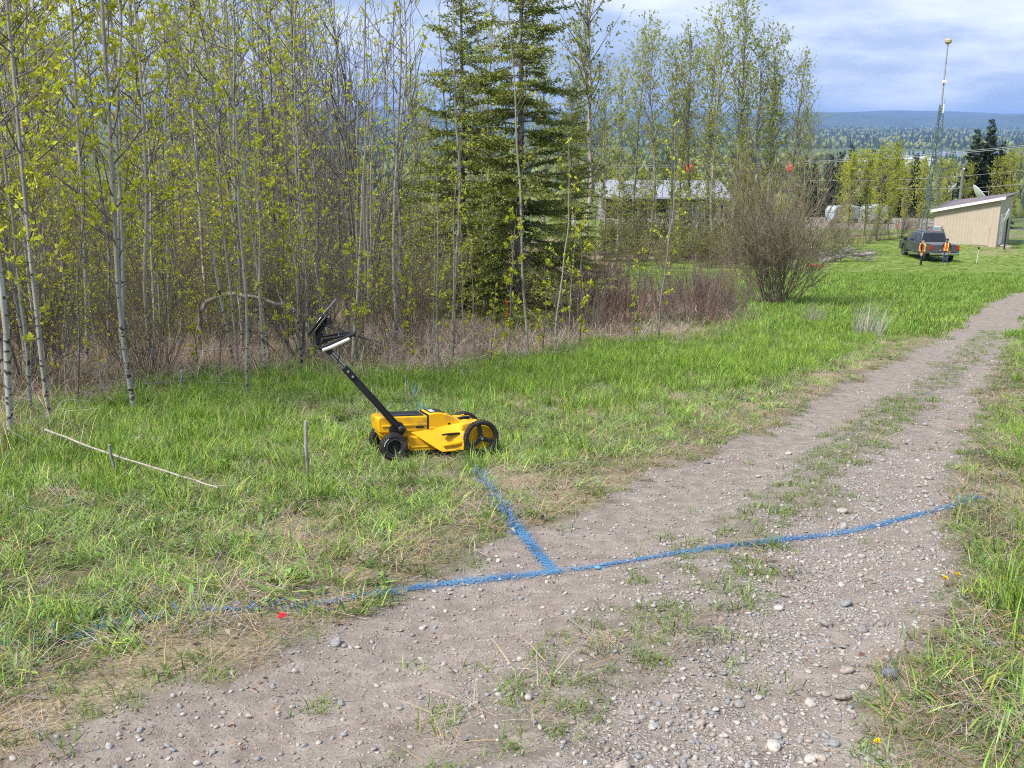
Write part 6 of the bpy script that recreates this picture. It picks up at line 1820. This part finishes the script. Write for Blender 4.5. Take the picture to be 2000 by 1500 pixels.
# ------------------------------------------------------------------ far woods and roofs across the valley
rw = np.random.RandomState(17)
def far_wood(name, n, yr, hr, conif, seed, xr=(-.25, .62)):
    r = np.random.RandomState(seed); g = Geo()
    y = yr[0] * (yr[1] / yr[0]) ** r.rand(n); x = y * r.uniform(xr[0], xr[1], n)
    river_ = (y > 2080) & (y < 2920) & (x > 700)
    cl = fbm(x, y, 300, seed + 3) > .40
    k = ~river_ & cl; x, y = x[k], y[k]; n = len(x); z = base_z(x, y)
    con = r.rand(n) < conif; h = r.uniform(*hr, n) * np.where(con, 1.25, .9)
    S = 6; th = np.arange(S) * 2 * math.pi / S
    for sel, rings, c0, c1 in ((con, [(0.02, .26), (.30, .20), (.62, .11), (1.0, .01)], (.022, .04, .022), (.045, .065, .03)), (~con, [(.08, .10), (.30, .34), (.62, .36), (.88, .20), (1.0, .02)], (.13, .17, .05), (.27, .30, .09))):
        m_ = sel.sum()
        if not m_: continue
        V = []
        for t_, w_ in rings:
            rr_ = (h[sel] * w_)[:, None] * r.uniform(.65, 1.3, (m_, S))
            V.append(np.stack([x[sel][:, None] + np.cos(th) * rr_, y[sel][:, None] + np.sin(th) * rr_, z[sel][:, None] + h[sel][:, None] * (t_ + r.normal(0, .025, (m_, S)))], -1))
        V = np.stack(V, 1); R = len(rings); b = np.arange(m_)[:, None, None] * R * S + np.arange(R - 1)[None, :, None] * S
        j = np.arange(S)[None, None, :]; j2 = (j + 1) % S
        Q = np.stack([b + j, b + j2, b + S + j2, b + S + j], -1).reshape(-1, 4)
        t = r.rand(m_, 1); C = np.repeat(np.array(c0) * (1 - t) + np.array(c1) * t, R * S, 0)
        g.add(V.reshape(-1, 3), Q, None, 0, C)
    o = link(name, g.mesh(name, [M_FARW])); setp(o, kind='stuff'); return o
M_FARW = foliage('far_foliage', 0, .15, .8)
far_wood('valley_woods', 900, (330, 900), (8, 14), .25, 31)
far_wood('valley_woods', 2600, (900, 2100), (10, 17), .4, 32)
far_wood('far_woods', 6500, (2900, 7800), (13, 24), .5, 33)
M_FR = simple('far_roof', (.62, .64, .68), .5)
for k in range(13):
    y_ = rw.uniform(1350, 1950); px = rw.uniform(1640, 1830); c = at_y(px, 300, y_); zg = float(base_z(c[0], y_)); w_, d_, h_ = rw.uniform(18, 42), rw.uniform(14, 24), rw.uniform(6, 10)
    r_ = empty('warehouse', (c[0], y_, zg), rw.uniform(-.3, .3))
    bm_obj('wall', box_bm((0, 0, h_ / 2), (w_, d_, h_)), M_FR, r_, 0, smooth=False); bm_obj('roof', prism_bm([(-w_ / 2 - .5, h_ + .02), (w_ / 2 + .5, h_ + .02), (0, h_ + 2.5)], -d_ / 2 - .5, d_ / 2 + .5), M_FR, r_, 0, smooth=False)
    bm_obj('door', box_bm((w_ * .2, -d_ / 2 - .06, 2.2), (4, .1, 4.4)), M_GREY, r_, 0, smooth=False)
    setp(r_, 'pale warehouse roof far across the valley near the river', 'warehouse', 'warehouses by the river')
# ------------------------------------------------------------------ haze
hz = bpy.data.meshes.new('haze'); bmz = box_bm((0, 0, 95), (54000, 46000, 390)); bmz.to_mesh(hz); bmz.free()
mh = bpy.data.materials.new('valley_air'); mh.use_nodes = True; t_ = mh.node_tree; t_.nodes.clear()
vo_ = t_.nodes.new('ShaderNodeOutputMaterial'); pv = t_.nodes.new('ShaderNodeVolumePrincipled')
pv.inputs['Color'].default_value = (.32, .54, 1.0, 1); pv.inputs['Density'].default_value = 8e-5
t_.links.new(pv.outputs[0], vo_.inputs['Volume']); hz.materials.append(mh)
hzo = link('haze', hz); setp(hzo, kind='stuff')
